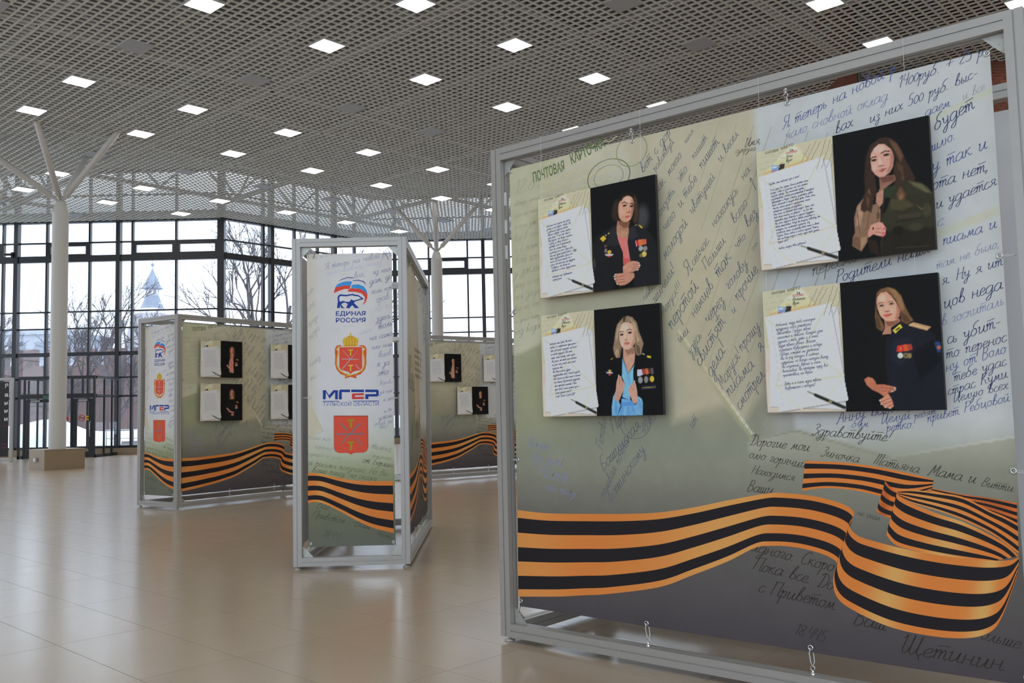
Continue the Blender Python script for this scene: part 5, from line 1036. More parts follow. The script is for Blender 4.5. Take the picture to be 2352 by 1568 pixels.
 'navy': [('p', (118, 84, 57), 1.32, [(43.1, 10.9), (50.8, 9.6), (57.3, 12.3), (63.5, 19.6), (66.6, 30.5), (70.7, 40.4), (74.3, 46.4), (67.5, 49.7), (62.0, 46.3), (61.7, 35.8), (57.6, 23.9), (52.3, 16.6), (45.8, 14.1), (39.8, 17.3), (37.9, 25.9), (37.9, 34.7), (42.2, 43.8), (45.6, 51.8), (42.0, 55.5), (36.9, 51.2), (35.7, 39.4), (37.7, 21.0), (39.0, 14.3)]), ('p', (144, 108, 74), 1.51, [(50.8, 10.3), (58.2, 13.4), (63.4, 21.5), (66.1, 33.3), (63.0, 35.9), (58.5, 24.0), (53.4, 15.0)]), ('p', (84, 60, 42), 1.7, [(62.5, 36.8), (69.7, 42.2), (71.3, 48.0), (63.8, 47.5)]), ('p', (86, 62, 44), 1.32, [(36.8, 35.6), (40.3, 43.6), (41.6, 53.5), (37.0, 50.2)]), ('p', (180, 127, 102), 0.76, [(45.1, 44.0), (60.3, 43.3), (61.1, 46.3), (56.1, 50.7), (51.9, 58.1), (48.9, 60.3), (41.8, 59.1), (45.6, 51.8)]), ('p', (135, 88, 70), 1.89, [(45.9, 45.3), (60.8, 44.5), (58.1, 50.1), (48.2, 50.3)]), ('p', (21, 20, 20), 0.76, [(39.4, 58.7), (51.9, 58.6), (45.1, 111.6), (23.2, 101.8), (24.8, 74.0)]), ('p', (27, 29, 37), 0.76, [(51.3, 52.3), (61.1, 46.8), (69.2, 51.7), (90.0, 57.1), (94.2, 63.0), (99.6, 80.3), (100.0, 138.0), (51.5, 136.4), (45.1, 111.6), (44.1, 86.9), (46.0, 61.6), (51.9, 59.1)]), ('p', (34, 36, 46), 2.83, [(53.5, 64.1), (70.5, 63.3), (74.3, 78.9), (59.5, 92.6), (48.5, 85.2)]), ('p', (20, 20, 25), 2.83, [(71.5, 78.7), (92.2, 66.7), (98.3, 89.7), (77.4, 107.9)]), ('p', (22, 22, 29), 0.47, [(52.0, 53.5), (61.0, 47.0), (63.7, 53.2), (55.7, 59.2), (51.9, 58.3)]), ('p', (210, 190, 72), 0.28, [(53.1, 54.8), (60.0, 49.6), (60.9, 49.1), (63.3, 53.2), (61.6, 53.5), (57.7, 56.6), (55.7, 58.6), (54.6, 57.4)]), ('p', (40, 40, 44), 0.28, [(55.9, 54.8), (59.8, 52.0), (60.7, 53.2), (56.8, 55.8)]), ('p', (192, 153, 113), 0.38, [(69.1, 50.2), (74.2, 48.3), (91.2, 54.3), (86.8, 57.8), (69.2, 51.4)]), ('l', (214, 180, 120), 0.47, [(71.2, 49.9), (87.8, 56.0)]), ('l', (150, 110, 80), 0.38, [(74.0, 49.2), (89.7, 55.0)]), ('p', (214, 155, 129), 0.76, [(42.9, 14.7), (48.6, 14.3), (53.2, 18.4), (57.7, 25.8), (61.4, 34.8), (60.5, 40.7), (57.4, 44.7), (51.7, 45.7), (46.0, 44.3), (41.5, 39.5), (39.0, 31.8), (38.1, 24.9), (39.2, 19.0)]), ('e', (230, 178, 154), 2.65, (44.5, 20.7, 3.78, 3.21)), ('e', (226, 166, 140), 2.46, (53.7, 34.1, 3.78, 3.4)), ('e', (222, 164, 138), 1.89, (42.7, 35.1, 2.08, 2.83)), ('p', (176, 116, 92), 2.08, [(58.3, 27.8), (61.4, 35.3), (60.4, 40.9), (57.2, 44.5), (56.0, 43.0), (58.3, 37.4)]), ('l', (124, 84, 63), 0.76, [(39.3, 26.6), (42.3, 25.2), (45.7, 25.9)]), ('l', (124, 84, 63), 0.76, [(49.4, 25.8), (52.4, 24.6), (55.2, 25.5)]), ('e', (92, 74, 72), 0.66, (43.1, 28.4, 2.55, 1.04)), ('e', (34, 30, 32), 0.38, (43.2, 28.4, 1.04, 0.85)), ('e', (92, 74, 72), 0.66, (53.3, 27.4, 2.46, 1.04)), ('e', (34, 30, 32), 0.38, (53.3, 27.4, 1.04, 0.85)), ('e', (228, 174, 150), 0.76, (48.2, 31.2, 0.85, 2.83)), ('e', (152, 94, 78), 0.66, (48.5, 34.9, 2.65, 0.66)), ('p', (196, 82, 72), 0.47, [(44.4, 38.7), (48.9, 37.5), (53.8, 38.0), (50.8, 40.1), (47.2, 40.7)]), ('l', (140, 52, 48), 0.38, [(44.8, 38.7), (53.4, 38.1)]), ('p', (218, 52, 44), 0.28, [(56.9, 71.1), (62.4, 70.7), (63.4, 76.8), (59.6, 78.2), (55.8, 77.0)]), ('p', (208, 87, 46), 0.28, [(62.6, 70.7), (66.4, 70.5), (67.9, 77.1), (63.5, 77.5)]), ('p', (168, 62, 52), 0.28, [(66.4, 70.5), (71.0, 70.5), (71.8, 75.9), (67.9, 77.1)]), ('l', (235, 150, 90), 0.38, [(59.8, 71.1), (60.4, 77.1)]), ('e', (195, 200, 186), 0.38, (59.4, 81.5, 2.83, 2.83)), ('e', (132, 112, 72), 0.38, (65.0, 81.8, 2.83, 2.83)), ('e', (145, 120, 80), 0.38, (68.5, 82.2, 2.08, 2.65)), ('e', (96, 80, 48), 0.38, (65.0, 81.8, 1.51, 1.51)), ('e', (140, 86, 62), 0.76, (97.2, 75.5, 2.08, 2.46)), ('p', (40, 62, 100), 0.57, [(93.0, 70.5), (96.6, 69.3), (99.2, 70.9), (99.2, 80.3), (95.6, 80.6)]), ('e', (170, 100, 72), 0.57, (97.2, 75.5, 1.89, 1.89)), ('p', (188, 114, 86), 0.76, [(21.0, 104.7), (25.2, 101.9), (30.0, 103.6), (32.7, 107.2), (33.5, 110.2), (41.3, 110.4), (52.7, 113.6), (53.5, 116.8), (49.7, 118.8), (44.7, 119.4), (46.7, 121.7), (40.6, 123.0), (36.0, 119.4), (29.3, 116.0), (23.6, 110.8)]), ('l', (130, 74, 56), 0.57, [(39.2, 113.8), (51.6, 115.7)]), ('l', (130, 74, 56), 0.57, [(39.0, 116.8), (48.6, 118.1)]), ('e', (232, 214, 206), 0.28, (52.3, 114.6, 0.94, 0.57)), ('e', (232, 214, 206), 0.28, (52.0, 116.5, 0.94, 0.57)), ('e', (232, 214, 206), 0.28, (49.2, 118.1, 0.94, 0.47)), ('p', (200, 134, 108), 0.66, [(35.5, 126.6), (44.6, 120.9), (47.4, 123.5), (49.2, 128.4), (50.1, 133.4), (46.7, 136.0), (41.0, 134.4), (37.3, 130.8)]), ('l', (128, 76, 58), 0.57, [(37.4, 128.7), (47.3, 124.4)]), ('l', (128, 76, 58), 0.57, [(38.2, 131.7), (48.6, 127.9)]), ('l', (128, 76, 58), 0.57, [(41.9, 134.7), (49.4, 130.9)]), ('e', (234, 216, 208), 0.28, (36.3, 126.9, 0.85, 0.66)), ('e', (234, 216, 208), 0.28, (37.7, 130.9, 0.85, 0.66)), ('e', (234, 216, 208), 0.28, (41.5, 134.0, 0.94, 0.66)), ('e', (234, 216, 208), 0.28, (46.2, 135.3, 0.85, 0.57))],
}
CARD = {
 'up': [(-0.0, 0.595), (0.385, 0.595), (0.384, 0.3106), (-0.005, 0.3408)],
 'tri': [(0.1973, 0.5945), (0.0353, 0.4824), (0.2664, 0.5071)],
 'stamp': [(0.0793, 0.5138), (0.1483, 0.5042), (0.1431, 0.487), (0.0784, 0.4781)],
 'sheet2': [(0.0278, 0.312), (0.0145, 0.4495), (0.341, 0.4881), (0.3722, 0.4831), (0.3901, 0.0099), (0.0165, 0.0307)],
 'sheet': [(0.0094, 0.4672), (0.3361, 0.5064), (0.3995, 0.0515), (0.0621, 0.0039)],
 'fold': [[(0.336, 0.505), (0.2929, 0.4541), (0.2055, 0.3119), (0.088, 0.2265), (0.0509, 0.1283)], [(0.0151, 0.4591), (0.0863, 0.4052), (0.2055, 0.3119)], [(0.2055, 0.3119), (0.3047, 0.2277), (0.3801, 0.1666)], [(0.054, 0.128), (0.2235, 0.1473), (0.3801, 0.1666)], [(0.054, 0.128), (0.1388, 0.0405), (0.1743, 0.0198)], [(0.3801, 0.1666), (0.3212, 0.0884), (0.2835, 0.04)]],
 'margin': [(0.0377, 0.4701), (0.0842, 0.0077)],
 'pen': [(0.21, 0.097), (0.244, 0.0817), (0.3135, 0.0502), (0.379, 0.0205)],
 't0': [(0.0623, 0.4174), (0.3125, 0.4386)],
 't1': [(0.0923, 0.1442), (0.3489, 0.1774)],
 'name': [(0.1538, 0.5363), (0.2119, 0.5361)],
 'city': [(0.1525, 0.5139), (0.178, 0.5168)],
 'za': [(0.1757, 0.5618), (0.1955, 0.5631)],
 'ros': [(0.1572, 0.5531), (0.2128, 0.5532)],
 'kart': [(0.0503, 0.5732), (0.1181, 0.5785)],
 'kart2': [(0.1334, 0.5806), (0.1969, 0.5885)],
}
LET1 = [
 'Любимый мой, родной, ты сейчас',
 'далеко и моё сердце с тобой. Мы',
 'с девочками гордимся тобой.',
 'Девочки говорят: «Зачем нужны',
 'супер-герои? У нас есть папа!».',
 'Мой родной, мне всегда спокойно',
 'с тобой, за твоей спиной я',
 'чувствую себя в безопасности.',
 'Знай, ты можешь всегда',
 'положиться на меня. Даже если',
 'весь мир будет против тебя, я буду',
 'тебя поддерживать. Вдали от',
 'тебя мне очень тяжело, но я',
 'знаю, что тебе там ещё труднее.',
 'Я уверена, что вместе мы',
 'справимся со всеми трудностями.',
 '',
 'Любимый мой, возвращайся',
 'скорее домой.',
]
LET2 = [
 'Любимый наш Герой! Мы тебя',
 'любим и с нетерпением ждем дома!',
 'Нет слов чтобы передать, насколько',
 'мы тобой гордимся. Ты наша',
 'опора, наша помощь, наша жизнь.',
 'Мы знаем, что тебе очень тяжело,',
 'но знай, что у тебя есть самый',
 'надёжный тыл.',
 'Мы всеми силами будем',
 'поддерживать тебя. Спасибо судьбе,',
 'что именно мы твоя семья и именно',
 'нам выпала возможность разделить',
 'эти непростые моменты. Очень',
 'ждем тебя, самый лучший муж и',
 'самый лучший папа!!!',
 'Слава России! Слава ВДВ!',
]
LET3 = [
 'Привет, наш любимый муж и папа!',
 '',
 'У нас дома все хорошо. Васька растет очень',
 'быстро. Слова не замечаю, как она учится',
 'чему-то новому. Уже начинает хорошо',
 'разговаривать, любит рассматривать в телефоне',
 'фотографии и видео с тобой, улыбается, зовет',
 'тебя, обнимает и целует твои фото. Очень жаль,',
 'что ты сейчас далеко и пропускаешь самые',
 'интересные моменты её развития.',
 'Нам очень не хватает тебя рядом. Знаю, что',
 'тебе тоже нелегко, но уверена — мы все это',
 'переживем ради светлого и мирного будущего.',
 'Мы очень гордимся тобой, твоей смелостью и',
 'твоей решимостью. Когда ты получил повестку, ты',
 'поступил как настоящий мужчина. Без',
 'колебаний пошел на защиту своей семьи и своей',
 'Родины. Очень любим и сильно скучаем! Помни,',
 'что мы всегда рядом и очень ждем тебя домой.',
 'Береги себя!',
 '',
 'Любим, целуем, твои девчонки!',
]
LET4 = [
 'Любимый, пишу тебе накануне',
 'праздника «Дня защитника',
 'Отечества». Горжусь твоей',
 'смелостью и отвагой. Каждый день',
 'думаем о тебе, дети и я очень',
 'ждут твоего звонка. Желаем',
 'скорейшего возвращения и победы.',
 'Победы, который мы достойны.',
 'Ты не раз попадал в сложные',
 'ситуации, но всегда находил выход.',
 'Ты надежный, верный и очень',
 'выносливый. Ты пройдёшь через все',
 'препятствия, мы верим.',
 '',
 'Дети и я очень ждём твоего',
 'возвращения с победой!',
]

# ======================================================================
#  exhibition stands: box-shaped frames of slotted aluminium
#  local frame of a stand: one corner at the origin, photo side along +x, inside = +y
# ======================================================================
SB, SL, SH, SZ, SWD = 1.053, 2.994, 3.02, 0.03, 0.077
CORN = [Vector((0, 0, 0)), Vector((SL, 0, 0)), Vector((SL, SB, 0)), Vector((0, SB, 0))]
FACES = {'side': (CORN[0], CORN[1]), 'end': (CORN[1], CORN[2]), 'back': (CORN[2], CORN[3]), 'base': (CORN[3], CORN[0])}
def face_frame(f):
    a, b = FACES[f]; d = (b - a).normalized()
    return a, math.atan2(d.y, d.x), (b - a).length

def build_stand_meshes():
    me = {}
    h = SWD; s, dp = 0.0035, 0.006; c = h / 2
    prof = [(0, 0), (c - s, 0), (c - s, dp), (c + s, dp), (c + s, 0), (h, 0), (h, c - s), (h - dp, c - s), (h - dp, c + s), (h, c + s), (h, h), (c + s, h), (c + s, h - dp), (c - s, h - dp), (c - s, h), (0, h), (0, c + s), (dp, c + s), (dp, c - s), (0, c - s)]
    me['post'] = MB().prism([(x - c, y - c) for x, y in prof], SZ, SH).mesh('post', M_ALU)
    rails = []
    for f, (a, b) in FACES.items():
        d = (b - a).normalized(); n = Vector((-d.y, d.x, 0))
        for z in (SZ, SH - SWD):
            p, q = a + d * SWD, b - d * SWD
            rails.append(MB().sweep(prof, (p.x, p.y, z), (q.x, q.y, z), n).mesh('rail', M_ALU))
    me['rails'] = rails
    me['foot'] = MB().lathe([(0.030, 0.0), (0.034, 0.006), (0.012, 0.012), (0.010, 0.034)], 14).mesh('foot', M_GALV)
    k = 0.098
    tri = MB()
    tri.add([(0, 0, 0), (k, 0, 0), (0.35 * k, 0, 0.72 * k), (0, 0, k), (0, 0.004, 0), (k, 0.004, 0), (0.35 * k, 0.004, 0.72 * k), (0, 0.004, k)],
            [(0, 1, 2, 3), (7, 6, 5, 4), (0, 4, 5, 1), (1, 5, 6, 2), (2, 6, 7, 3), (3, 7, 4, 0)])
    for x, z in ((0.015, 0.075), (0.015, 0.02), (0.07, 0.012), (0.03, 0.045)):
        tri.tube([(x, 0.0, z), (x, -0.0025, z)], 0.004, 8)
    me['bracket'] = tri.mesh('corner_bracket', M_GALV)
    eb = MB().lathe([(0.011, 0), (0.011, 0.006), (0.006, 0.010), (0.005, 0.020)], 10)
    eb.tube([(0.011 * math.cos(t), 0, 0.030 + 0.011 * math.sin(t)) for t in np.linspace(0, 2 * PI, 13)[:-1]], 0.0022, 6, closed=True)
    me['eye'] = eb.mesh('eye_bolt', M_CHROME)
    return me
SM = build_stand_meshes()

def stand(x, y, ang, label, faces):
    r = tag(empty('display_stand', (x, y, 0), R(ang)), label, 'display stand', 'aluminium display stands')
    for q in SM['rails']: link('rail', q, r)
    for i, c in enumerate(CORN):
        p = c + Vector((1 if i in (0, 3) else -1, 1 if i < 2 else -1, 0)) * (SWD / 2)
        link('post', SM['post'], r, p); link('foot', SM['foot'], r, (p.x, p.y, 0))
    for f in faces:
        o, a, L = face_frame(f)
        M = Matrix.Translation(o) @ Matrix.Rotation(a, 4, 'Z')
        i = SWD
        for sx, sz, X, Z in ((1, 1, i, SZ + i), (1, -1, i, SH - i), (-1, 1, L - i, SZ + i), (-1, -1, L - i, SH - i)):
            b = link('corner_bracket', SM['bracket'], r)
            b.matrix_local = M @ Matrix.Translation((X, 0.040, Z)) @ Matrix.Diagonal((sx, 1, sz, 1))
        for s in ([1.02, 1.93] if L > 2 else []):
            e = link('eye_bolt', SM['eye'], r); e.matrix_local = M @ Matrix.Translation((s, 0.042, SZ + i))
            e = link('eye_bolt', SM['eye'], r); e.matrix_local = M @ Matrix.Translation((s, 0.042, SH - i)) @ Matrix.Diagonal((1, 1, -1, 1))
    return r
STANDS = {'B': (-0.1075, 5.665, -40.58), 'C': (-0.964, 8.403, 91.19), 'L': (-5.193, 14.175, 54.67), 'T': (-2.072, 18.86, 37.62)}
stand(*STANDS['B'], 'large grey aluminium display stand closest to the camera', ('side', 'base', 'back', 'end'))
stand(*STANDS['C'], 'pale aluminium display stand with its narrow logo side turned to the camera', ('base', 'side', 'back', 'end'))
stand(*STANDS['L'], 'grey aluminium display stand beside the white column, logo side and photo side both showing', ('base', 'side'))
stand(*STANDS['T'], 'grey aluminium display stand half hidden behind the narrow logo stand', ('side',))
cl = MB().box(-0.0005, 0.004, -0.009, 0.009, 0, 0.085).mesh('groove_light_strip', M_WHITEPL)  # white strips stand in for light passing through the post groove

# ---------------------------------------------------------------- the printed banners
BY = 0.045                     # fabric hangs this far behind the outer face of the frame
def sag(s, z): return 0.004 * math.sin(2.1 * s + 1.3 * z) + 0.003 * math.sin(5.0 * s - 2.2 * z)
def wavy(ob_v, amp=1.0):
    return [(x, y + amp * sag(x, z), z) for x, y, z in ob_v]
RIBFR = [0, .09, .262, .43, .595, .76, .915, 1.0]
ORANGE, RBLACK, OEDGE = (230, 120, 58), (36, 33, 36), (200, 160, 100)
def ribbon(I, top, bot, y, shade=None, n=6):
    T = catmull([tuple(p) for p in top], n); B = catmull([tuple(p) for p in bot], n)
    m = min(len(T), len(B)); T, B = T[:m], B[:m]
    for k in range(7):
        a, b = RIBFR[k], RIBFR[k + 1]
        L = [(p[0] + (q[0] - p[0]) * a, p[1] + (q[1] - p[1]) * a) for p, q in zip(T, B)]
        Rr = [(p[0] + (q[0] - p[0]) * b, p[1] + (q[1] - p[1]) * b) for p, q in zip(T, B)]
        if k % 2 == 0:
            cols = []
            for i in range(m):
                t = i / (m - 1); g = 1.0
                h = 0
                for c0, w0, a0 in (shade or ()): h += a0 * math.exp(-((t - c0) / w0) ** 2)
                c = tuple(o + (u - o) * max(0, min(1, h)) for o, u in zip(ORANGE, (226, 158, 92)))
                if h < 0: c = tuple(v * (1 + 0.5 * h) for v in ORANGE)
                cols.append(ink(c))
            I.strip(L, Rr, cols, y)
        else:
            I.strip(L, Rr, RBLACK, y)

def sheet_mesh(name, x0, x1, z0, z1, nx, nz, C):
    X, Z = grid_points(x0, x1, z0, z1, nx, nz)
    F = [tuple(int(v) for v in f) for f in grid_faces(nx, nz)]
    V = [(float(a), sag(a, b), float(b)) for a, b in zip(X, Z)]
    nb = len(V)
    hx, hz = 24, 24
    Xb, Zb = grid_points(x0, x1, z0, z1, hx, hz)
    V += [(float(a), sag(a, b) + 0.0025, float(b)) for a, b in zip(Xb, Zb)]
    F += [tuple(int(v) + nb for v in f[::-1]) for f in grid_faces(hx, hz)]
    cols = np.vstack([inkarr(C), np.tile(np.array([[0.70, 0.70, 0.71]]), (hx * hz, 1))])
    me = colour_mesh(name, V, F, cols, M_PRINT)
    me.materials.append(M_FABRIC_BACK)
    mi = np.zeros(len(F), np.int32); mi[(nx - 1) * (nz - 1):] = 1
    me.polygons.foreach_set('material_index', mi)
    me.polygons.foreach_set('use_smooth', np.ones(len(F), bool))
    return me

def interp(z, tab):
    zs = [t[0] for t in tab]; out = np.zeros((len(z), 3))
    for k in range(3): out[:, k] = np.interp(z, zs, [t[1][k] for t in tab])
    return out

# long side: collage of old letters fading to dark grey at the foot
def side_colours(X, Z):
    left = interp(Z, [(.2, (72, 66, 70)), (.45, (78, 74, 76)), (.7, (92, 92, 86)), (.9, (108, 112, 98)), (1.15, (122, 126, 112)), (1.45, (148, 146, 126)), (1.8, (170, 166, 142)), (2.3, (180, 175, 152)), (2.9, (184, 179, 160))])
    right = interp(Z, [(.2, (74, 71, 75)), (.45, (82, 78, 80)), (.7, (98, 93, 90)), (.95, (128, 126, 114)), (1.15, (146, 146, 132)), (1.3, (160, 160, 152)), (1.6, (172, 173, 165)), (2.3, (178, 180, 178)), (2.9, (180, 181, 172))])
    t = np.clip((X - 1.70) / 0.12, 0, 1)[:, None]
    C = left * (1 - t) + right * t
    sh = [('p', (150, 152, 122), .30, [(.1, 1.25), (.55, 1.30), (.52, 1.9), (.1, 1.75)]),
          ('p', (178, 176, 148), .05, [(.1, 1.72), (.36, 1.80), (.48, 2.9), (.1, 2.9)]),
          ('p', (186, 184, 160), .03, [(.1, 1.95), (.38, 1.93), (.40, 1.80), (.1, 1.72)]),
          ('p', (178, 171, 147), .06, [(1.22, 1.30), (1.72, 1.45), (1.74, 2.9), (.95, 2.9), (1.20, 2.2)]),
          ('p', (172, 165, 143), .04, [(1.26, 1.75), (1.62, 1.28), (1.74, 1.45), (1.74, 2.30)]),
          ('l', (158, 158, 118), .012, [(1.26, 1.78), (1.66, 1.23), (1.72, 1.10)]),
          ('l', (205, 203, 180), .010, [(1.275, 1.79), (1.675, 1.24)]),
          ('l', (176, 172, 130), .006, [(1.1, 2.02), (1.26, 1.78)]),
          ('p', (186, 188, 186), .03, [(1.76, 2.9), (2.9, 2.9), (2.9, 1.23), (2.35, 1.13), (1.90, 1.26), (1.78, 2.3)]),
          ('p', (168, 166, 150), .02, [(1.90, 1.26), (2.35, 1.13), (2.9, 1.23), (2.9, .9), (1.65, .95), (1.65, 1.20)]),
          ('l', (206, 206, 198), .010, [(2.35, 1.135), (2.6, 1.18), (2.9, 1.235)]),
          ('l', (140, 140, 124), .008, [(1.65, 1.20), (1.90, 1.255), (2.33, 1.13)]),
          ('l', (186, 186, 170), .04, [(2.6, 2.12), (2.75, 2.16), (2.9, 2.20)]), ('l', (186, 186, 172), .03, [(2.45, 2.60), (2.9, 2.72)]), ('l', (187, 187, 174), .04, [(1.8, 2.48), (2.2, 2.6)]),
          ('e', (184, 176, 150), .25, (.55, 2.68, .10, .05)), ('e', (176, 166, 136), .2, (.42, 2.55, .05, .04)), ('e', (182, 172, 142), .3, (1.35, 2.0, .08, .2)), ('e', (176, 166, 138), .25, (1.45, 1.55, .06, .12)), ('e', (180, 172, 144), .3, (1.0, 1.98, .25, .03))]
    paint(X, Z, C, [q for q in sh if q[0] != 'p' or q[3][0][1] > 1.2])
    dk = interp(Z, [(.2, (73, 68, 72)), (.7, (95, 92, 88)), (1.0, (128, 128, 114)), (1.3, (150, 152, 134))])
    w = np.clip((1.30 - Z) / 0.22, 0, 1)[:, None]
    C = C * (1 - w) + dk * w
    nz = smooth_noise(X, Z, 0.11, 3) + 0.6 * smooth_noise(X, Z, 0.035, 4) - 0.8
    C *= 1 + 0.035 * nz[:, None]
    return np.clip(C, 0, 255)
SX0, SX1, SZ0, SZ1 = 0.115, 2.850, 0.21, 2.885
X, Z = grid_points(SX0, SX1, SZ0, SZ1, 300, 294)
side_me = sheet_mesh('banner_fabric', SX0, SX1, SZ0, SZ1, 300, 294, side_colours(X, Z))

def finish(I):
    I.v = [(x, y + sag(x, z), z) for x, y, z in I.v]
    return I
I = Ink()
ribbon(I, *RIB['M5'], -0.0008, [(.8, .2, -.5)])
ribbon(I, *RIB['M4'], -0.0009)
ribbon(I, *RIB['M6'], -0.0010, [(.5, .3, -.5)])
ribbon(I, *RIB['M3b'], -0.0011, [(.3, .2, .5)])
ribbon(I, *RIB['M3a'], -0.0012, [(.55, .10, .9)])
ribbon(I, *RIB['M1'], -0.0013, [(.45, .15, .7), (.02, .08, .4)])
ribbon(I, *RIB['M2'], -0.0014, [(.42, .05, .9), (.72, .05, 1.0)])
ribbon_me = finish(I).mesh('ribbon_print', M_PRINT)
I = Ink()
for t, s0, z0, s1, z1, c in LINES: I.write(t, s0, z0, s1, z1, c, y=-0.0007)
for t, s0, z0, s1, z1 in SCRIPT_BLACK: I.write(t, s0, z0, s1, z1, (38, 36, 36), y=-0.0007)
for t, s0, z0, s1, z1, c in PRINTED: I.font(t, s0, z0, s1, z1, 0.062, c, y=-0.0007, bold=0.02)
def ring(I, cx, cz, rx, rz, w, c, a0=0, a1=2 * PI):
    I.pen([(cx + rx * math.cos(a), cz + rz * math.sin(a)) for a in np.linspace(a0, a1, 40)], w, c, -0.0007)
ring(I, .86, 2.70, .145, .10, .006, (110, 120, 88)); ring(I, .86, 2.70, .10, .066, .003, (120, 128, 98))
ring(I, 1.02, 2.82, .10, .09, .005, (138, 142, 110)); ring(I, .98, 1.30, .10, .085, .003, (90, 98, 112)); ring(I, .98, 1.30, .07, .06, .002, (100, 108, 120))
for i in range(5):
    zz = 2.86 - i * 0.055
    I.pen([(.35 + .02 * k, zz + .010 * math.sin(k * 1.6) + .0009 * k * 2) for k in range(30)], .006, (196, 190, 148), -0.0006)
for i in range(9):
    s = 1.14 + i * .075
    I.pen([(s, 1.88 - i * .075), (s + .42 + .02 * i, 2.86 - .03 * i)], .003, (160, 158, 130), -0.0006)
letter_me = finish(I).mesh('lettering', M_PRINT)

# grommets and cord loops
gro_me = MB().tube([(0.0105 * math.cos(t), -0.002, 0.0105 * math.sin(t)) for t in np.linspace(0, 2 * PI, 15)[:-1]], 0.0042, 6, closed=True).mesh('grommet', M_CHROME)
def tie(parent, p, q, w=0.005):
    a, b = Vector(p), Vector(q); d = (b - a); n = Vector((0, 1, 0)).cross(d).normalized() * w; f = Vector((0, -0.006, 0)); bk = Vector((0, 0.006, 0))
    MB().tube([a + f, a + f + d * .3 + n, a + d * .75 + n, b, a + d * .75 - n + bk, a + d * .3 - n + bk, a + bk], 0.0022, 6).build('cord_loop', M_CORD, parent)

def long_banner(st, f, label, title=False, ties=True, fringe=True):
    o, a, L = face_frame(f); x, y, ang = STANDS[st]
    M = Matrix.Translation((x, y, 0)) @ Matrix.Rotation(R(ang), 4, 'Z') @ Matrix.Translation(o) @ Matrix.Rotation(a, 4, 'Z') @ Matrix.Translation((0, BY, 0))
    b = tag(link('banner', side_me), label, 'banner', 'letter collage banners'); b.matrix_world = M
    link('ribbon_print', ribbon_me, b); 
    link('lettering', title_me if title else letter_me, b)
    if ties:
        for s, z, ex, ez in ((.125, 2.872, .085, 2.925), (1.03, 2.872, 1.02, SH - SWD - .035), (1.935, 2.872, 1.93, SH - SWD - .035), (2.838, 2.872, 2.90, 2.925), (.125, 1.99, .085, 1.985), (.125, 1.087, .085, 1.085), (2.838, 1.99, 2.90, 1.985), (2.838, 1.085, 2.90, 1.075),
                             (.126, .243, .10, .125), (1.013, .226, 1.02, SZ + SWD + .035), (1.925, .232, 1.93, SZ + SWD + .035), (2.838, .243, 2.90, .125)):
            link('grommet', gro_me, b, (s, sag(s, z), z)); tie(b, (s, sag(s, z), z), (ex, 0, ez), 0.008 if abs(ex - s) < .03 and abs(ez - z) > .06 else 0.003)
    return b
I = Ink()
for t, s0, z0, s1, z1, c in LINES:
    if s0 > 1.7 and z0 > 2.2 or z0 < 1.1: I.write(t, s0, z0, s1, z1, c, y=-0.0007)
for t, s0, z0, s1, z1, c in PRINTED: I.font(t, s0, z0, s1, z1, 0.062, c, y=-0.0007, bold=0.02)
I.write('Жёны', .45, 1.62, 1.7, 1.62, (112, 104, 90), w=.015, y=-0.0007, size=.17); I.write('Героев', 1.0, 1.12, 2.6, 1.12, (112, 104, 90), w=.015, y=-0.0007, size=.17)
for i in range(5): I.write('письма любимым и родным', 1.3, 2.05 - i * .07, 2.2, 2.05 - i * .07, (95, 92, 80), y=-0.0007)
title_me = finish(I).mesh('lettering', M_PRINT)

long_banner('B', 'side', 'big beige letter-collage banner with striped ribbon on the closest stand')
tag(long_banner('B', 'back', 'banner showing only its grey back at the far side of the closest stand', True, False), group='banners seen from the back')
long_banner('C', 'side', 'banner seen edge-on at the receding side of the narrow logo stand', True)
tag(long_banner('C', 'back', 'banner back showing inside the narrow logo stand', True, False), group='banners seen from the back')
long_banner('L', 'side', 'letter-collage banner with two columns of photos on the stand beside the white column')
tag(long_banner('L', 'back', 'banner hidden at the rear of the stand beside the white column', True, False), group='banners seen from the back')
long_banner('T', 'side', 'letter-collage banner with staggered photos on the half hidden stand')

# ---------------------------------------------------------------- narrow banner with emblems
BX0, BX1, BZ0, BZ1 = 0.130, 0.918, 0.197, 2.880
def base_colours(X, Z):
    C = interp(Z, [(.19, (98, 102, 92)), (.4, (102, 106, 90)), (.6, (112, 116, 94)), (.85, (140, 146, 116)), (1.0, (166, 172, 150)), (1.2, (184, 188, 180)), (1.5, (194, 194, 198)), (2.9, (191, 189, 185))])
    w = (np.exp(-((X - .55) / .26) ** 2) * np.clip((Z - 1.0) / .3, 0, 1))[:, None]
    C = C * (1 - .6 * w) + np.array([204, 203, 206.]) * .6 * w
    l = (np.clip((.24 - X) / .08, 0, 1) * np.clip((Z - 1.0) / .2, 0, 1))[:, None]
    C = C * (1 - .6 * l) + np.array([188, 180, 158.]) * .6 * l
    paint(X, Z, C, [('p', (188, 180, 160), .01, [(.14, 1.20), (.26, 1.26), (.18, 1.45), (.14, 1.5)]), ('l', (176, 172, 150), .006, [(.18, 1.42), (.27, 1.24), (.14, 1.20)]), ('l', (172, 170, 164), .004, [(.20, 2.84), (.40, 2.88)])])
    C *= 1 + 0.02 * (smooth_noise(X, Z, 0.08, 9) - .5)[:, None]
    return np.clip(C, 0, 255)
X, Z = grid_points(BX0, BX1, BZ0, BZ1, 100, 300)
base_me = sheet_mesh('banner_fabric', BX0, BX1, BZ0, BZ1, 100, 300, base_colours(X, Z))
I = Ink(); ribbon(I, *RIBC, -0.0012, [(.3, .12, .6), (.62, .1, .3)])
base_rib_me = finish(I).mesh('ribbon_print', M_PRINT)
I = Ink()
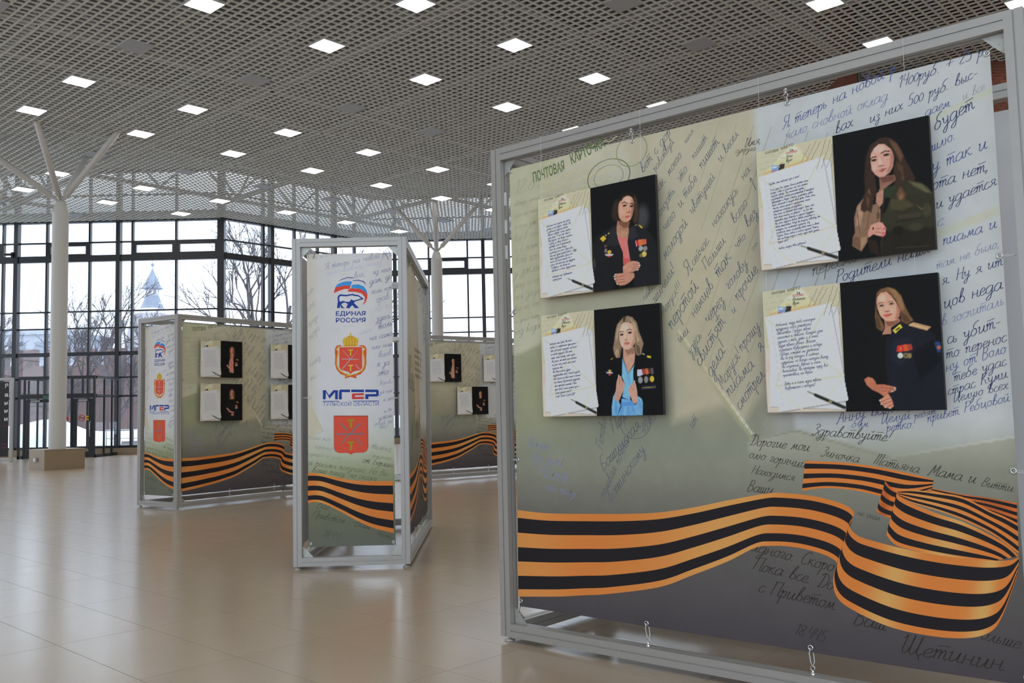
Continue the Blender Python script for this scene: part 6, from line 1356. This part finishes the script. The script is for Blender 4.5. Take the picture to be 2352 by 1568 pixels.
for t, s0, z0, s1, z1, c in CL: I.write(t, s0, z0, s1, z1, c, y=-0.0007)
base_let_me = finish(I).mesh('lettering', M_PRINT)
EC = dict(blueL=(62, 140, 208), blueR=(62, 140, 208), redL=(208, 70, 60), redR=(208, 70, 60), arcL=(62, 72, 140), arcR=(62, 72, 140), bear=(40, 62, 138), bear_white=(200, 202, 214),
          ribL=(226, 128, 66), ribR=(226, 128, 66), shield1=(212, 78, 62), crown=(210, 166, 62), crowncross=(210, 166, 62), bl1=(160, 160, 170), bl2=(160, 160, 170), bl3=(165, 165, 172), ham1=(224, 176, 70), ham2=(224, 176, 70),
          M=(36, 62, 140), G=(36, 62, 140), E1=(36, 62, 140), E2=(196, 62, 62), R=(36, 62, 140), line=(36, 62, 140), shield2=(206, 80, 62), s2a=(112, 114, 122), s2b=(112, 114, 122), s2c=(112, 114, 122), h2a=(160, 130, 40), h2b=(160, 130, 40))
def expand(pts, k):
    cx = sum(p[0] for p in pts) / len(pts); cz = sum(p[1] for p in pts) / len(pts)
    return [(cx + (p[0] - cx) * k, cz + (p[1] - cz) * k) for p in pts]
emb = {}
for part, keys in (('party_emblem', ('blueL', 'blueR', 'redL', 'redR', 'arcL', 'arcR', 'bear', 'bear_white')), ('crowned_coat_of_arms', ('ribL', 'ribR', 'shield1', 'crown', 'crowncross', 'bl1', 'bl2', 'bl3', 'ham1', 'ham2')), ('youth_logo', ('M', 'G', 'E1', 'E2', 'R', 'line')), ('city_shield', ('shield2', 's2a', 's2b', 's2c', 'h2a', 'h2b'))):
    I = Ink()
    for n_, k in enumerate(keys):
        y = -0.0008 - 0.0001 * n_
        if k in ('shield1', 'shield2'): I.poly(expand(EM[k], 1.03), (226, 214, 206) if k == 'shield1' else (150, 66, 52), y + 0.00005)
        if k in ('ribL', 'ribR'):
            I.poly(EM[k], (196, 92, 44), y); 
            cx = sum(p[0] for p in EM[k]) / len(EM[k])
            I.pen([(p[0] * .97 + cx * .03, p[1]) for p in EM[k][4:12]], .010, (240, 176, 80), y - .00005)
        else: I.poly(EM[k], EC[k], y)
        if k == 'crown':
            xs = [p[0] for p in EM[k]]; zs = [p[1] for p in EM[k]]; cx = (min(xs) + max(xs)) / 2; z0, z1 = min(zs), max(zs)
            for dx in (-.035, -.012, .012, .035): I.pen([(cx + dx * .9, z0), (cx + dx * 1.25, (z0 + z1) / 2), (cx + dx * .5, z1)], .004, (168, 122, 36), y - .00003)
            I.pen([(min(xs) + .008, z0 + .012), (max(xs) - .008, z0 + .012)], .008, (180, 130, 40), y - .00004)
    if part == 'party_emblem':
        I.font('ЕДИНАЯ', *TXT['ED'], .040, (40, 62, 138), y=-0.0008, bold=.02); I.font('РОССИЯ', *TXT['RO'], .040, (40, 62, 138), y=-0.0008, bold=.02)
    if part == 'youth_logo': I.font('ТУЛЬСКОЙ ОБЛАСТИ', *TXT['TU'], .036, (84, 98, 160), y=-0.0008)
    emb[part] = finish(I).mesh(part, M_PRINT)
def narrow_banner(st, label):
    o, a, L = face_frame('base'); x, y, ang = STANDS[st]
    b = tag(link('banner', base_me), label, 'banner', 'narrow emblem banners')
    b.matrix_world = Matrix.Translation((x, y, 0)) @ Matrix.Rotation(R(ang), 4, 'Z') @ Matrix.Translation(o) @ Matrix.Rotation(a, 4, 'Z') @ Matrix.Translation((0, BY, 0))
    link('ribbon_print', base_rib_me, b); link('lettering', base_let_me, b)
    for k, m in emb.items(): link(k, m, b)
    for s, z, ex, ez in ((.146, 2.862, .10, 2.90), (.902, 2.862, .95, 2.90), (.146, 1.55, .085, 1.55), (.902, 1.53, .965, 1.53), (.150, .226, .10, .125), (.898, .226, .955, .125)):
        link('grommet', gro_me, b, (s, sag(s, z), z)); tie(b, (s, sag(s, z), z), (ex, 0, ez), 0.004)
narrow_banner('C', 'narrow pale banner with emblems facing the camera on the pale stand')
narrow_banner('L', 'narrow banner with emblems on the stand beside the white column')
narrow_banner('B', 'narrow banner on the hidden short side of the closest stand')
bs = STANDS['B']
for z in (2.66, 2.485, 2.325):
    o = link('groove_light_strip', cl, [q for q in COL.objects if q.name == 'display_stand'][0]); o.location = (SWD + 0.001, 0.040, z)

# ---------------------------------------------------------------- boards: a letter print and a portrait side by side
CW, CH, BWID = 0.385, 0.595, 0.815
def card_shapes():
    up, sheet = CARD['up'], CARD['sheet']
    sh = [('p', (206, 190, 172), .01, [(0, 0), (CW, 0), (CW, .33), (0, .33)]), ('e', (216, 196, 182), .1, (.05, .15, .06, .1)), ('e', (200, 176, 164), .06, (.03, .22, .02, .02)),
          ('p', (192, 187, 158), .004, [(0, CH + .01), (.20, CH + .01), (.22, .31), (0, .31)]), ('p', (194, 185, 156), .004, [(.19, CH + .01), (CW + .01, CH + .01), (CW + .01, .12), (.22, .30)])]
    for i in range(7): sh.append(('l', (176, 170, 140), .002, [(.01, .56 - i * .028), (.16, .57 - i * .028)]))
    t = CARD['tri']
    sh += [('p', (150, 134, 106), .008, [(x + .003, z - .002) for x, z in t]), ('p', (226, 198, 158), .002, t), ('p', (236, 216, 188), .02, [t[0], ((t[0][0] + t[1][0]) / 2, (t[0][1] + t[1][1]) / 2), ((t[0][0] + t[2][0]) / 2, (t[0][1] + t[2][1]) / 2)]), ('p', (222, 176, 116), .03, [t[1], t[2], (t[2][0] - .05, t[2][1] - .03)])]
    st = CARD['stamp']
    sh += [('p', (120, 160, 218), .003, st), ('e', (225, 232, 240), .004, (st[0][0] + .015, st[0][1] - .012, .012, .004)), ('p', (52, 50, 44), .003, [((st[0][0] + st[1][0]) / 2, st[3][1] + .004), ((st[0][0] + st[1][0]) / 2 + .008, st[0][1] - .002), (st[1][0], st[0][1] - .004), (st[2][0], st[2][1])]), ('e', (176, 128, 104), .002, ((st[0][0] + st[1][0]) / 2 + .004, (st[0][1] + st[3][1]) / 2 + .004, .005, .006)), ('l', (190, 70, 70), .004, [(st[3][0], st[3][1] + .004), (st[3][0] + .025, st[3][1] + .010)])]
    sh += [('p', (150, 146, 134), .006, [(x + .003, z - .003) for x, z in CARD['sheet2']]), ('p', (205, 203, 208), .002, CARD['sheet2']), ('p', (140, 136, 128), .008, [(x + .003, z - .004) for x, z in sheet]), ('p', (226, 224, 232), .002, sheet)]
    def on(u, v):
        a, b, c, d = sheet
        x = (a[0] * (1 - u) + b[0] * u) * (1 - v) + (d[0] * (1 - u) + c[0] * u) * v; z = (a[1] * (1 - u) + b[1] * u) * (1 - v) + (d[1] * (1 - u) + c[1] * u) * v
        return x, z
    for f in CARD['fold']: sh.append(('l', (214, 206, 188), .012, f)); 
    for f in CARD['fold'][:4]: sh.append(('l', (198, 190, 170), .003, f))
    for i in range(26): sh.append(('l', (204, 206, 222), .0014, [on(.02, .06 + i * .035), on(.98, .06 + i * .035)]))
    sh.append(('l', (186, 188, 204), .0016, CARD['margin']))
    p = CARD['pen']
    sh += [('l', (128, 126, 118), .010, [(q[0] + .003, q[1] - .007) for q in p[1:]]), ('l', (140, 136, 120), .007, p[:2]), ('l', (24, 24, 22), .013, p[1:]), ('l', (150, 138, 84), .013, [p[2], (p[2][0] + .004, p[2][1] - .002)]), ('l', (92, 92, 88), .0025, [(p[1][0], p[1][1] + .003), (p[3][0], p[3][1] + .003)])]
    return sh
CARDSH = card_shapes()
def portrait_board(st, s0, z0, label, port, letter=None, name=None, group=None, nx=272, nz=200, hand=0.5, lsize=.0068):
    x, y, ang = STANDS[st]
    M = Matrix.Translation((x, y, 0)) @ Matrix.Rotation(R(ang), 4, 'Z') @ Matrix.Translation((s0, -0.030, z0))
    r = tag(empty('portrait_board'), label, 'photo board', group or 'photo and letter boards'); r.matrix_world = M
    bd = MB().box(0, CW, 0.0005, 0.006, 0, CH); bd.box(CW, BWID, 0.0005, 0.024, 0, CH)
    bd.build('board_body', M_BOARD_EDGE, r)
    X, Z = grid_points(0, BWID, 0, CH, nx, nz)
    C = np.zeros((len(X), 3)); C[:] = (19, 19, 20)
    ip = X > CW
    U = (X - CW) / (BWID - CW) * 100; Vv = (CH - Z) / CH * 138
    Cp = C.copy(); paint(U, Vv, Cp, port); Cp *= 1 + 0.10 * (smooth_noise(X * 2.2, Z, 0.006, 21) - .5)[:, None] + 0.08 * (smooth_noise(X, Z, 0.03, 22) - .5)[:, None]; C[ip] = np.clip(Cp, 0, 255)[ip]
    Cc = C.copy(); paint(X, Z, Cc, CARDSH[:-0 or None])
    m_sheet = np.zeros((len(X), 3)); paint(X, Z, m_sheet, [('p', (255, 255, 255), .001, CARD['sheet'])])
    C[~ip] = Cc[~ip]; k = ip & (m_sheet[:, 0] > 127); C[k] = Cc[k]
    me = colour_mesh('print', [(float(a), 0.0, float(b)) for a, b in zip(X, Z)], [tuple(int(v) for v in f) for f in grid_faces(nx, nz)], inkarr(C), M_CANVAS)
    link('print', me, r)
    I = Ink()
    if letter is not None:
        k = CARD
        (a0, b0), (a1, b1) = k['t0']; (c0, d0), (c1, d1) = k['t1']
        n_ = len(letter); dx, dz = (c0 - a0) / 15, (d0 - b0) / 15
        step = 15.0 / max(15, n_ - 1) * (1.12 if n_ < 18 else 1.18)
        ux, uz = (a1 - a0), (b1 - b0); l = math.hypot(ux, uz); ux, uz = ux / l, uz / l
        for i, t in enumerate(letter):
            if not t: continue
            p = (a0 + dx * i * step, b0 + dz * i * step)
            I.write(t, p[0], p[1], p[0] + ux * .25, p[1] + uz * .25, (62, 62, 108), y=-0.0006, size=lsize, w=.00115, slant=hand, jitter=.08, nseg=2)
        I.write(name, k['name'][0][0], k['name'][0][1], k['name'][1][0], k['name'][1][1], (70, 62, 70), y=-0.0006, size=.0085, w=.0014, nseg=2)
        I.write('Тула', k['city'][0][0], k['city'][0][1], k['city'][1][0], k['city'][1][1], (70, 62, 70), y=-0.0006, size=.0085, w=.0014, nseg=2)
        for q in (k['name'][0], k['city'][0]): I.pen([(q[0] - .028, q[1] + .004), (q[0] - .008, q[1] + .004)], .0016, (90, 84, 84), -0.0006)
        I.font('ZA', *k['za'][0], *k['za'][1], .012, (52, 44, 48), y=-.0006, bold=.02); I.font('РОССИЮ!', *k['ros'][0], *k['ros'][1], .011, (206, 84, 74), y=-.0006, bold=.02)
    else:
        for i in range(13):
            p = (CARD['t0'][0][0] + (CARD['t1'][0][0] - CARD['t0'][0][0]) / 13 * i, CARD['t0'][0][1] + (CARD['t1'][0][1] - CARD['t0'][0][1]) / 13 * i)
            I.pen([(p[0] + .03 * j, p[1] + .0028 * j + .002 * (-1) ** j) for j in range(8 + (i * 5) % 2)], .0042, (132, 134, 158), -.0006)
    for i in range(7):
        a, b = (.232 + i * .024, .50 - (.05 if i > 2 else 0)), (.232 + i * .024 + .052, .588 - (.0 if i < 5 else .03))
        I.pen([(min(a[0] + (b[0] - a[0]) * t / 14 + .0022 * (-1) ** t, CW - .002), a[1] + (b[1] - a[1]) * t / 14) for t in range(15) if t % 5 != 4 or i % 2], .0016, (112, 108, 96), -.0006)
    I.font('ПОЧТОВАЯ', *CARD['kart'][0], *CARD['kart'][1], .013, (78, 78, 66), y=-.0006, bold=.01); I.font('КАРТО', *CARD['kart2'][0], *CARD['kart2'][1], .013, (78, 78, 66), y=-.0006, bold=.01)
    I.build('lettering', M_CANVAS, r)
    top = SH - z0 if z0 > 1.9 else 0.695
    for s in (.02, .72):
        MB().tube([(s, 0.010, CH - .01), (s, 0.012 if z0 < 1.9 else 0.022, top)], 0.0009, 5).build('hanging_line', M_WIRE, r)
    return r

PB = [0.393, 1.792]; PZ = [2.040, 1.343]
portrait_board('B', PB[0], PZ[0], 'board with a letter and a woman in dark uniform over a coral top', PORT['coral'], LET1, 'Наталья')
portrait_board('B', PB[0], PZ[1], 'board with a letter and a blonde woman in a light blue dress', PORT['blue'], LET2, 'Светлана', hand=.62)
portrait_board('B', PB[1], PZ[0], 'board with a letter and a long-haired woman under a camouflage jacket', PORT['camo'], LET3, 'Анна', lsize=.0056, hand=.15)
portrait_board('B', PB[1], PZ[1], 'board with a letter and a fair-haired woman in navy officer tunic', PORT['navy'], LET4, 'Василина', lsize=.0082, hand=.3)

def mini(hair, skin, top, jacket, tilt=0.0, arms=True, long_=True, medals=True, cx=52):
    sh = []
    hl = 66 if long_ else 50
    sh.append(('p', hair, 3, [(cx - 9, 22), (cx, 18), (cx + 9, 22), (cx + 12, 34), (cx + 13, hl), (cx + 7, hl + 2), (cx - 7, hl + 2), (cx - 13, hl), (cx - 12, 34)]))
    sh.append(('p', skin, 2, [(cx - 5, 44), (cx + 5, 44), (cx + 7, 58), (cx + 12, 66), (cx - 12, 66), (cx - 7, 58)]))
    sh.append(('p', jacket, 3, [(cx - 8, 58), (cx - 26, 68), (cx - 32, 100), (cx - 34, 138), (cx + 36, 138), (cx + 34, 100), (cx + 26, 67), (cx + 8, 58)]))
    sh.append(('p', top, 2, [(cx - 7, 58), (cx + 6, 58), (cx + 7, 80), (cx + 6, 118), (cx - 12, 118), (cx - 14, 84)]))
    sh.append(('e', skin, 2, (cx + tilt, 36, 8, 12)))
    sh.append(('e', tuple(int(v * .75) for v in skin), 3, (cx + 5 + tilt, 38, 3.5, 9)))
    for dx in (-3.2, 3.2): sh.append(('e', (44, 32, 28), 1, (cx + dx + tilt, 34.5, 2.0, 1.0)))
    sh.append(('e', (150, 70, 64), 1, (cx + tilt, 43, 2.8, 1.1)))
    if arms:
        sh.append(('l', skin, 6, [(cx - 22, 92), (cx - 10, 104), (cx + 6, 108)])); sh.append(('e', skin, 2, (cx + 2, 116, 7, 4)))
    if medals:
        sh.append(('p', (190, 84, 52), 1, [(cx + 14, 80), (cx + 25, 79), (cx + 25, 86), (cx + 14, 87)])); sh.append(('e', (180, 160, 110), 1, (cx + 17, 91, 3, 3))); sh.append(('e', (170, 168, 165), 1, (cx + 23, 90, 3, 3)))
        sh.append(('p', (190, 150, 60), 1, [(cx + 20, 66), (cx + 30, 69), (cx + 29, 72), (cx + 19, 69)]))
    return sh
kw = dict(nx=120, nz=90)
portrait_board('L', PB[0], PZ[0], 'small board with a woman in a pink dress on the stand beside the column', mini((92, 62, 44), (196, 134, 106), (190, 124, 110), (20, 19, 20)), group='photo boards on the distant stands', **kw)
portrait_board('L', PB[0], PZ[1], 'small board with a woman in black uniform, lower on the stand beside the column', mini((96, 66, 44), (186, 128, 104), (22, 21, 22), (24, 24, 26)), group='photo boards on the distant stands', **kw)
portrait_board('L', PB[1], PZ[0], 'upper photo board cut off by the narrow logo stand', mini((60, 42, 34), (190, 130, 104), (150, 60, 60), (26, 26, 28)), group='photo boards on the distant stands', **kw)
portrait_board('L', PB[1], PZ[1], 'lower photo board cut off by the narrow logo stand', mini((110, 80, 50), (190, 130, 104), (40, 44, 60), (24, 24, 26)), group='photo boards on the distant stands', **kw)
portrait_board('T', PB[0], PZ[0], 'small board with a dark-haired woman in a beige blouse on the half hidden stand', mini((26, 22, 22), (196, 136, 110), (176, 138, 112), (24, 24, 28), long_=False), group='photo boards on the distant stands', **kw)
portrait_board('T', 1.087, PZ[1], 'small board with a woman in black, lower on the half hidden stand', mini((40, 28, 24), (196, 136, 112), (26, 24, 24), (24, 24, 26)), group='photo boards on the distant stands', **kw)
portrait_board('T', PB[1], PZ[0], 'photo board cut off by the post of the closest stand', mini((70, 48, 36), (190, 130, 104), (60, 60, 66), (24, 24, 26)), group='photo boards on the distant stands', **kw)

# ---------------------------------------------------------------- dark sign cut off by the edge of the picture
sg = tag(empty('dark_sign', (-19.35, 33.0, 0)), 'black sign with white letters in a grey frame, cut off by the picture edge', 'sign')
SGW = 1.36
for nm, g in (('sign_post', (0, .09, -.05, .05, 0.03, 3.02)), ('sign_post', (SGW - .09, SGW, -.05, .05, 0.03, 3.02)), ('sign_rail', (.09, SGW - .09, -.05, .05, 2.93, 3.02)), ('sign_rail', (.09, SGW - .09, -.05, .05, 0.03, .12))):
    MB().box(*g).build(nm, M_ALU, sg)
MB().box(.13, SGW - .15, -.012, .0, .20, 2.88).build('black_sheet', M_BLACK, sg)
for xx in (.05, SGW - .05): link('foot', SM['foot'], sg, (xx, 0, 0))
I = Ink()
for t, z in (('Я', 2.66), ('а', 2.35), ('м', 2.05), ('м', 1.77), ('и', 1.48)):
    I.font(t, SGW - .30, z, SGW - .18, z, .14 if t != 'Я' else .15, (190, 190, 190), y=-.0135, bold=.03)
for z in (1.27, .64, .50): I.pen([(SGW - .36 + .02 * k, z + .035 * (k % 2)) for k in range(9)], .02, (150, 40, 90), -.0135)
I.build('lettering', M_PRINT, sg)

# ======================================================================
#  outside: snow, steps, brick wall, tower, bare trees
# ======================================================================
M_SNOW = mat('snow', (0.80, 0.83, 0.88), 0.8, bump=0.4, nscale=1.2)
M_PAVE = mat('wet_paving', (0.30, 0.31, 0.33), 0.5, noise=0.2, nscale=0.6)
tag(MB().box(-70, 60, 37.95, 46, -0.35, -0.05).build('pavement_1', M_PAVE), kind='structure')
tag(MB().box(-120, 120, 46, 190, -0.60, -0.20).build('ground', M_SNOW), kind='structure')
def snow_bank(y0, y1, x0, x1, h, seed):
    nx, ny = 70, 8
    Xb, Yb = grid_points(x0, x1, y0, y1, nx, ny)
    t = (Yb - y0) / (y1 - y0)
    Hh = np.sin(PI * np.clip(t, 0, 1)) ** 0.7 * h * (0.55 + 0.8 * smooth_noise(Xb, Yb * 0 + seed, 2.3, seed)) - 0.2
    me = bpy.data.meshes.new('snow_bank'); me.from_pydata([(float(a), float(b), float(c)) for a, b, c in zip(Xb, Yb, Hh)], [], [tuple(int(v) for v in f) for f in grid_faces(nx, ny)])
    me.materials.append(M_SNOW); me.polygons.foreach_set('use_smooth', np.ones(len(me.polygons), bool))
    return me
tag(link('snow_bank', snow_bank(52, 58, -40, 12, 1.5, 5)), 'bright heap of cleared snow outside the entrance', 'snow', kind='stuff')
st = tag(empty('entrance_steps', (-19.5, 44.5, 0)), 'grey concrete steps outside the entrance doors', 'steps')
M_CONC = mat('light_concrete', (0.42, 0.42, 0.43), 0.8, noise=0.12, nscale=3)
for k in range(3): MB().box(0, 6.5, k * 0.6, 2.6, -0.05 + 0.14 * k, 0.09 + 0.14 * k).build('step', M_CONC, st)
hr = tag(empty('handrail', (-19.5, 44.0, 0)), 'thin steel handrail along the outside steps', 'handrail')
for k in range(6): MB().tube([(k * 1.3, 0, -0.05), (k * 1.3, 0, 0.95)], 0.025, 8).build('rail_post', M_CHROME, hr)
for z in (0.55, 0.95): MB().tube([(0, 0, z), (6.5, 0, z)], 0.022, 8).build('rail_bar', M_CHROME, hr)
lw = tag(empty('low_wall', (-15.5, 47.5, 0)), 'pale low concrete wall outside the glass', 'wall')
MB().box(0, 14, 0, 0.35, -0.2, 0.62).build('wall_body', M_CONC, lw); MB().box(-0.05, 14.05, -0.05, 0.40, 0.62, 0.70).build('wall_cap', M_CONC, lw)

M_KBRICK = mat('old_brick_haze', (0.20, 0.135, 0.125), 0.9, noise=0.25, nscale=0.5)
kw_ = tag(empty('fortress_wall', (-70, 78, 0)), 'old red brick wall with battlements beyond the trees', 'wall')
MB().box(0, 95, 0, 2.5, -0.4, 6.2).build('wall_body', M_KBRICK, kw_)
for k in range(38):
    MB().box(k * 2.5 + 0.2, k * 2.5 + 1.8, 0, 0.7, 6.2, 7.6).build('battlement', M_KBRICK, kw_)
M_ROOFT = mat('tower_roof_snowy', (0.26, 0.29, 0.36), 0.8, noise=0.3, nscale=0.6)
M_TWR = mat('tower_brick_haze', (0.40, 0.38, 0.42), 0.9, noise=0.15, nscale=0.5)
tw = tag(empty('tower', (-47.3, 120, 0)), 'hazy brick tower with a tall tent roof and ball finial', 'tower')
def part4(name, prof, m, n=8):
    o = MB().lathe(prof, n).build(name, m, tw); o.rotation_euler = (0, 0, PI / n)
    for p in o.data.polygons: p.use_smooth = False
    return o
part4('tower_body', [(4.6, -0.4), (4.0, 7.5), (2.7, 14.3), (2.1, 15.3)], M_TWR)
part4('snowy_ledge', [(2.0, 15.3), (2.0, 15.8), (1.5, 16.0)], M_SNOW)
part4('lower_roof', [(1.6, 15.9), (1.35, 16.3), (0.85, 17.7)], M_ROOFT)
part4('lantern', [(0.82, 17.7), (0.80, 18.75)], M_TWR)
part4('tent_roof', [(1.38, 18.65), (1.12, 18.9), (0.06, 21.3)], M_ROOFT)
for k in range(4):
    a = -PI / 2 + (k - 1.5) * PI / 4
    q = MB().box(-0.11, 0.11, -0.02, 0.02, 17.95, 18.5).build('opening', mat('pale_opening', (0.8, 0.85, 0.9), 0.8), tw); q.location = (0.79 * math.cos(a), 0.79 * math.sin(a), 0); q.rotation_euler = (0, 0, a + PI / 2)
MB().lathe([(0.04, 21.1), (0.04, 21.6), (0.2, 21.75), (0.22, 21.9), (0.12, 22.05), (0.03, 22.15), (0.02, 22.9)], 10).build('finial', M_ROOFT, tw)
M_BLD = mat('grey_building', (0.36, 0.38, 0.43), 0.9, noise=0.08, nscale=0.3)
M_WIN = mat('dark_windows', (0.22, 0.25, 0.31), 0.3)
bd = tag(empty('office_building', (-74, 105, 0)), 'grey office block far behind the trees', 'building')
MB().box(0, 22, 0, 14, -0.3, 11.5).build('building_body', M_BLD, bd); MB().box(-0.4, 22.4, -0.4, 14.4, 11.5, 12.1).build('parapet', M_BLD, bd)
for i in range(7):
    for j in range(3): MB().box(1.2 + i * 3.0, 3.0 + i * 3.0, -0.08, 0.02, 2.2 + j * 3.2, 4.2 + j * 3.2).build('window', M_WIN, bd)
hs = tag(empty('small_house', (-27.5, 80, 0)), 'small pale house with a stepped gable between the trees', 'building')
MB().box(0, 5.2, -4, 0, -0.3, 6.6).build('building_body', mat('house_wall', (0.42, 0.36, 0.36), 0.9), hs); MB().box(1.2, 3.9, -4, 0, 6.6, 7.7).build('gable_step', MATS['house_wall'], hs)
for i in range(3): MB().box(0.6 + i * 1.6, 1.5 + i * 1.6, -4.05, -3.95, 2.4, 4.2).build('window', M_WIN, hs)

# bare winter trees
M_BARK = mat('bare_bark', (0.115, 0.10, 0.105), 0.9, noise=0.2, nscale=2)
def tree_mesh(seed, h, spread=0.55, depth=7, nfork=(2, 3), r0=0.15):
    rg = random.Random(seed); mb = MB()
    def grow(p, d, l, r, k):
        pts, rs = [p], [r]; q = p; dd = d
        n = 3 if k < 4 else 2
        for i in range(n):
            dd = (dd + Vector((rg.uniform(-.16, .16), rg.uniform(-.16, .16), rg.uniform(-.05, .10)))).normalized()
            q = q + dd * (l / n); pts.append(q); rs.append(r * (1 - 0.35 * (i + 1) / n))
        mb.tube(pts, rs, 5 if k < 2 else 3, cap=False)
        if k >= depth: return
        for f in range(rg.randint(*nfork) if k else 4):
            ax = Vector((rg.uniform(-1, 1), rg.uniform(-1, 1), rg.uniform(-.3, .6))).normalized()
            nd = (dd + ax * rg.uniform(spread * .7, spread * 1.4)).normalized()
            at = pts[rg.randint(max(1, n - 1), n)]
            grow(at, nd, l * rg.uniform(.62, .80), r * (.62 if f else .75), k + 1)
    grow(Vector((0, 0, -0.3)), Vector((0, 0, 1)), h * 0.30, r0, 0)
    return mb.mesh('branches', M_BARK)
TREES = [tree_mesh(3, 12), tree_mesh(8, 13, .5), tree_mesh(15, 11, .65)]
spots = [(-37.5, 66, 0, .95, 'bare tree behind the far mullions, seen between the column and the picture edge'), (-34.0, 72, 1, 0.95, 'bare slender tree just beside the white column'), (-26.8, 62, 2, 1.15, 'bare spreading tree in the pane between column and tower'), (-26.4, 72, 1, .9, 'bare tree directly next to the tower'),
         (-44.5, 76, 2, 1.0, 'bare tree over the grey office block'), (-32.0, 88, 0, .85, 'bare tree showing past the roof of the tower'), (-15.2, 62, 0, 1.5, 'tall bare tree filling the angled glass wall'), (-13.0, 76, 1, 1.4, 'tall bare tree behind the narrow logo stand'), (-2.6, 92, 2, 0.95, 'bare tree low in the far panes behind the half hidden stand'), (-22.0, 84, 1, .8, 'bare tree hidden mostly by the stand beside the column')]
for i, (x, y, k, s, lab) in enumerate(spots):
    t = tag(empty('bare_tree', (x, y, 0), i * 1.3), lab, 'tree', 'bare winter trees outside'); t.scale = (s, s, s)
    link('branches', TREES[k], t)
for i, (x, y, k, s) in enumerate(((-41, 70, 1, .8), (-36, 74, 2, .75), (-30.5, 70, 0, .8), (-28, 74, 2, .8), (-24, 73, 0, .75), (-20.5, 71, 2, .7), (-47, 72, 0, .8), (-33, 66, 2, .6), (-22.5, 66, 1, .6))):
    t = tag(empty('bare_tree', (x, y, 0), i * 2.1), 'bare young tree in the thicket before the old brick wall', 'tree', 'thicket before the old wall'); t.scale = (s, s, s * .8)
    link('branches', TREES[k], t)
lp = tag(empty('street_lamp', (-19.1, 52, 0)), 'black street lamp with two lanterns outside the glass', 'street lamp')
MB().lathe([(0.12, -0.2), (0.10, 0.6), (0.05, 0.8), (0.04, 3.5)], 10).build('pole', M_BLACK, lp)
for sx in (-1, 1):
    MB().tube([(0, 0, 3.2), (sx * 0.22, 0, 3.15), (sx * 0.42, 0, 3.3), (sx * 0.42, 0, 3.5)], 0.025, 6).build('lamp_arm', M_BLACK, lp)
    ln = MB().lathe([(0.14, 3.5), (0.24, 3.95)], 6, cx=sx * 0.42).build('lantern_glass', mat('lantern_glass', (0.75, 0.8, 0.85), 0.3), lp)
    MB().lathe([(0.28, 3.95), (0.06, 4.15), (0.02, 4.35)], 6, cx=sx * 0.42).build('lantern_cap', M_BLACK, lp)
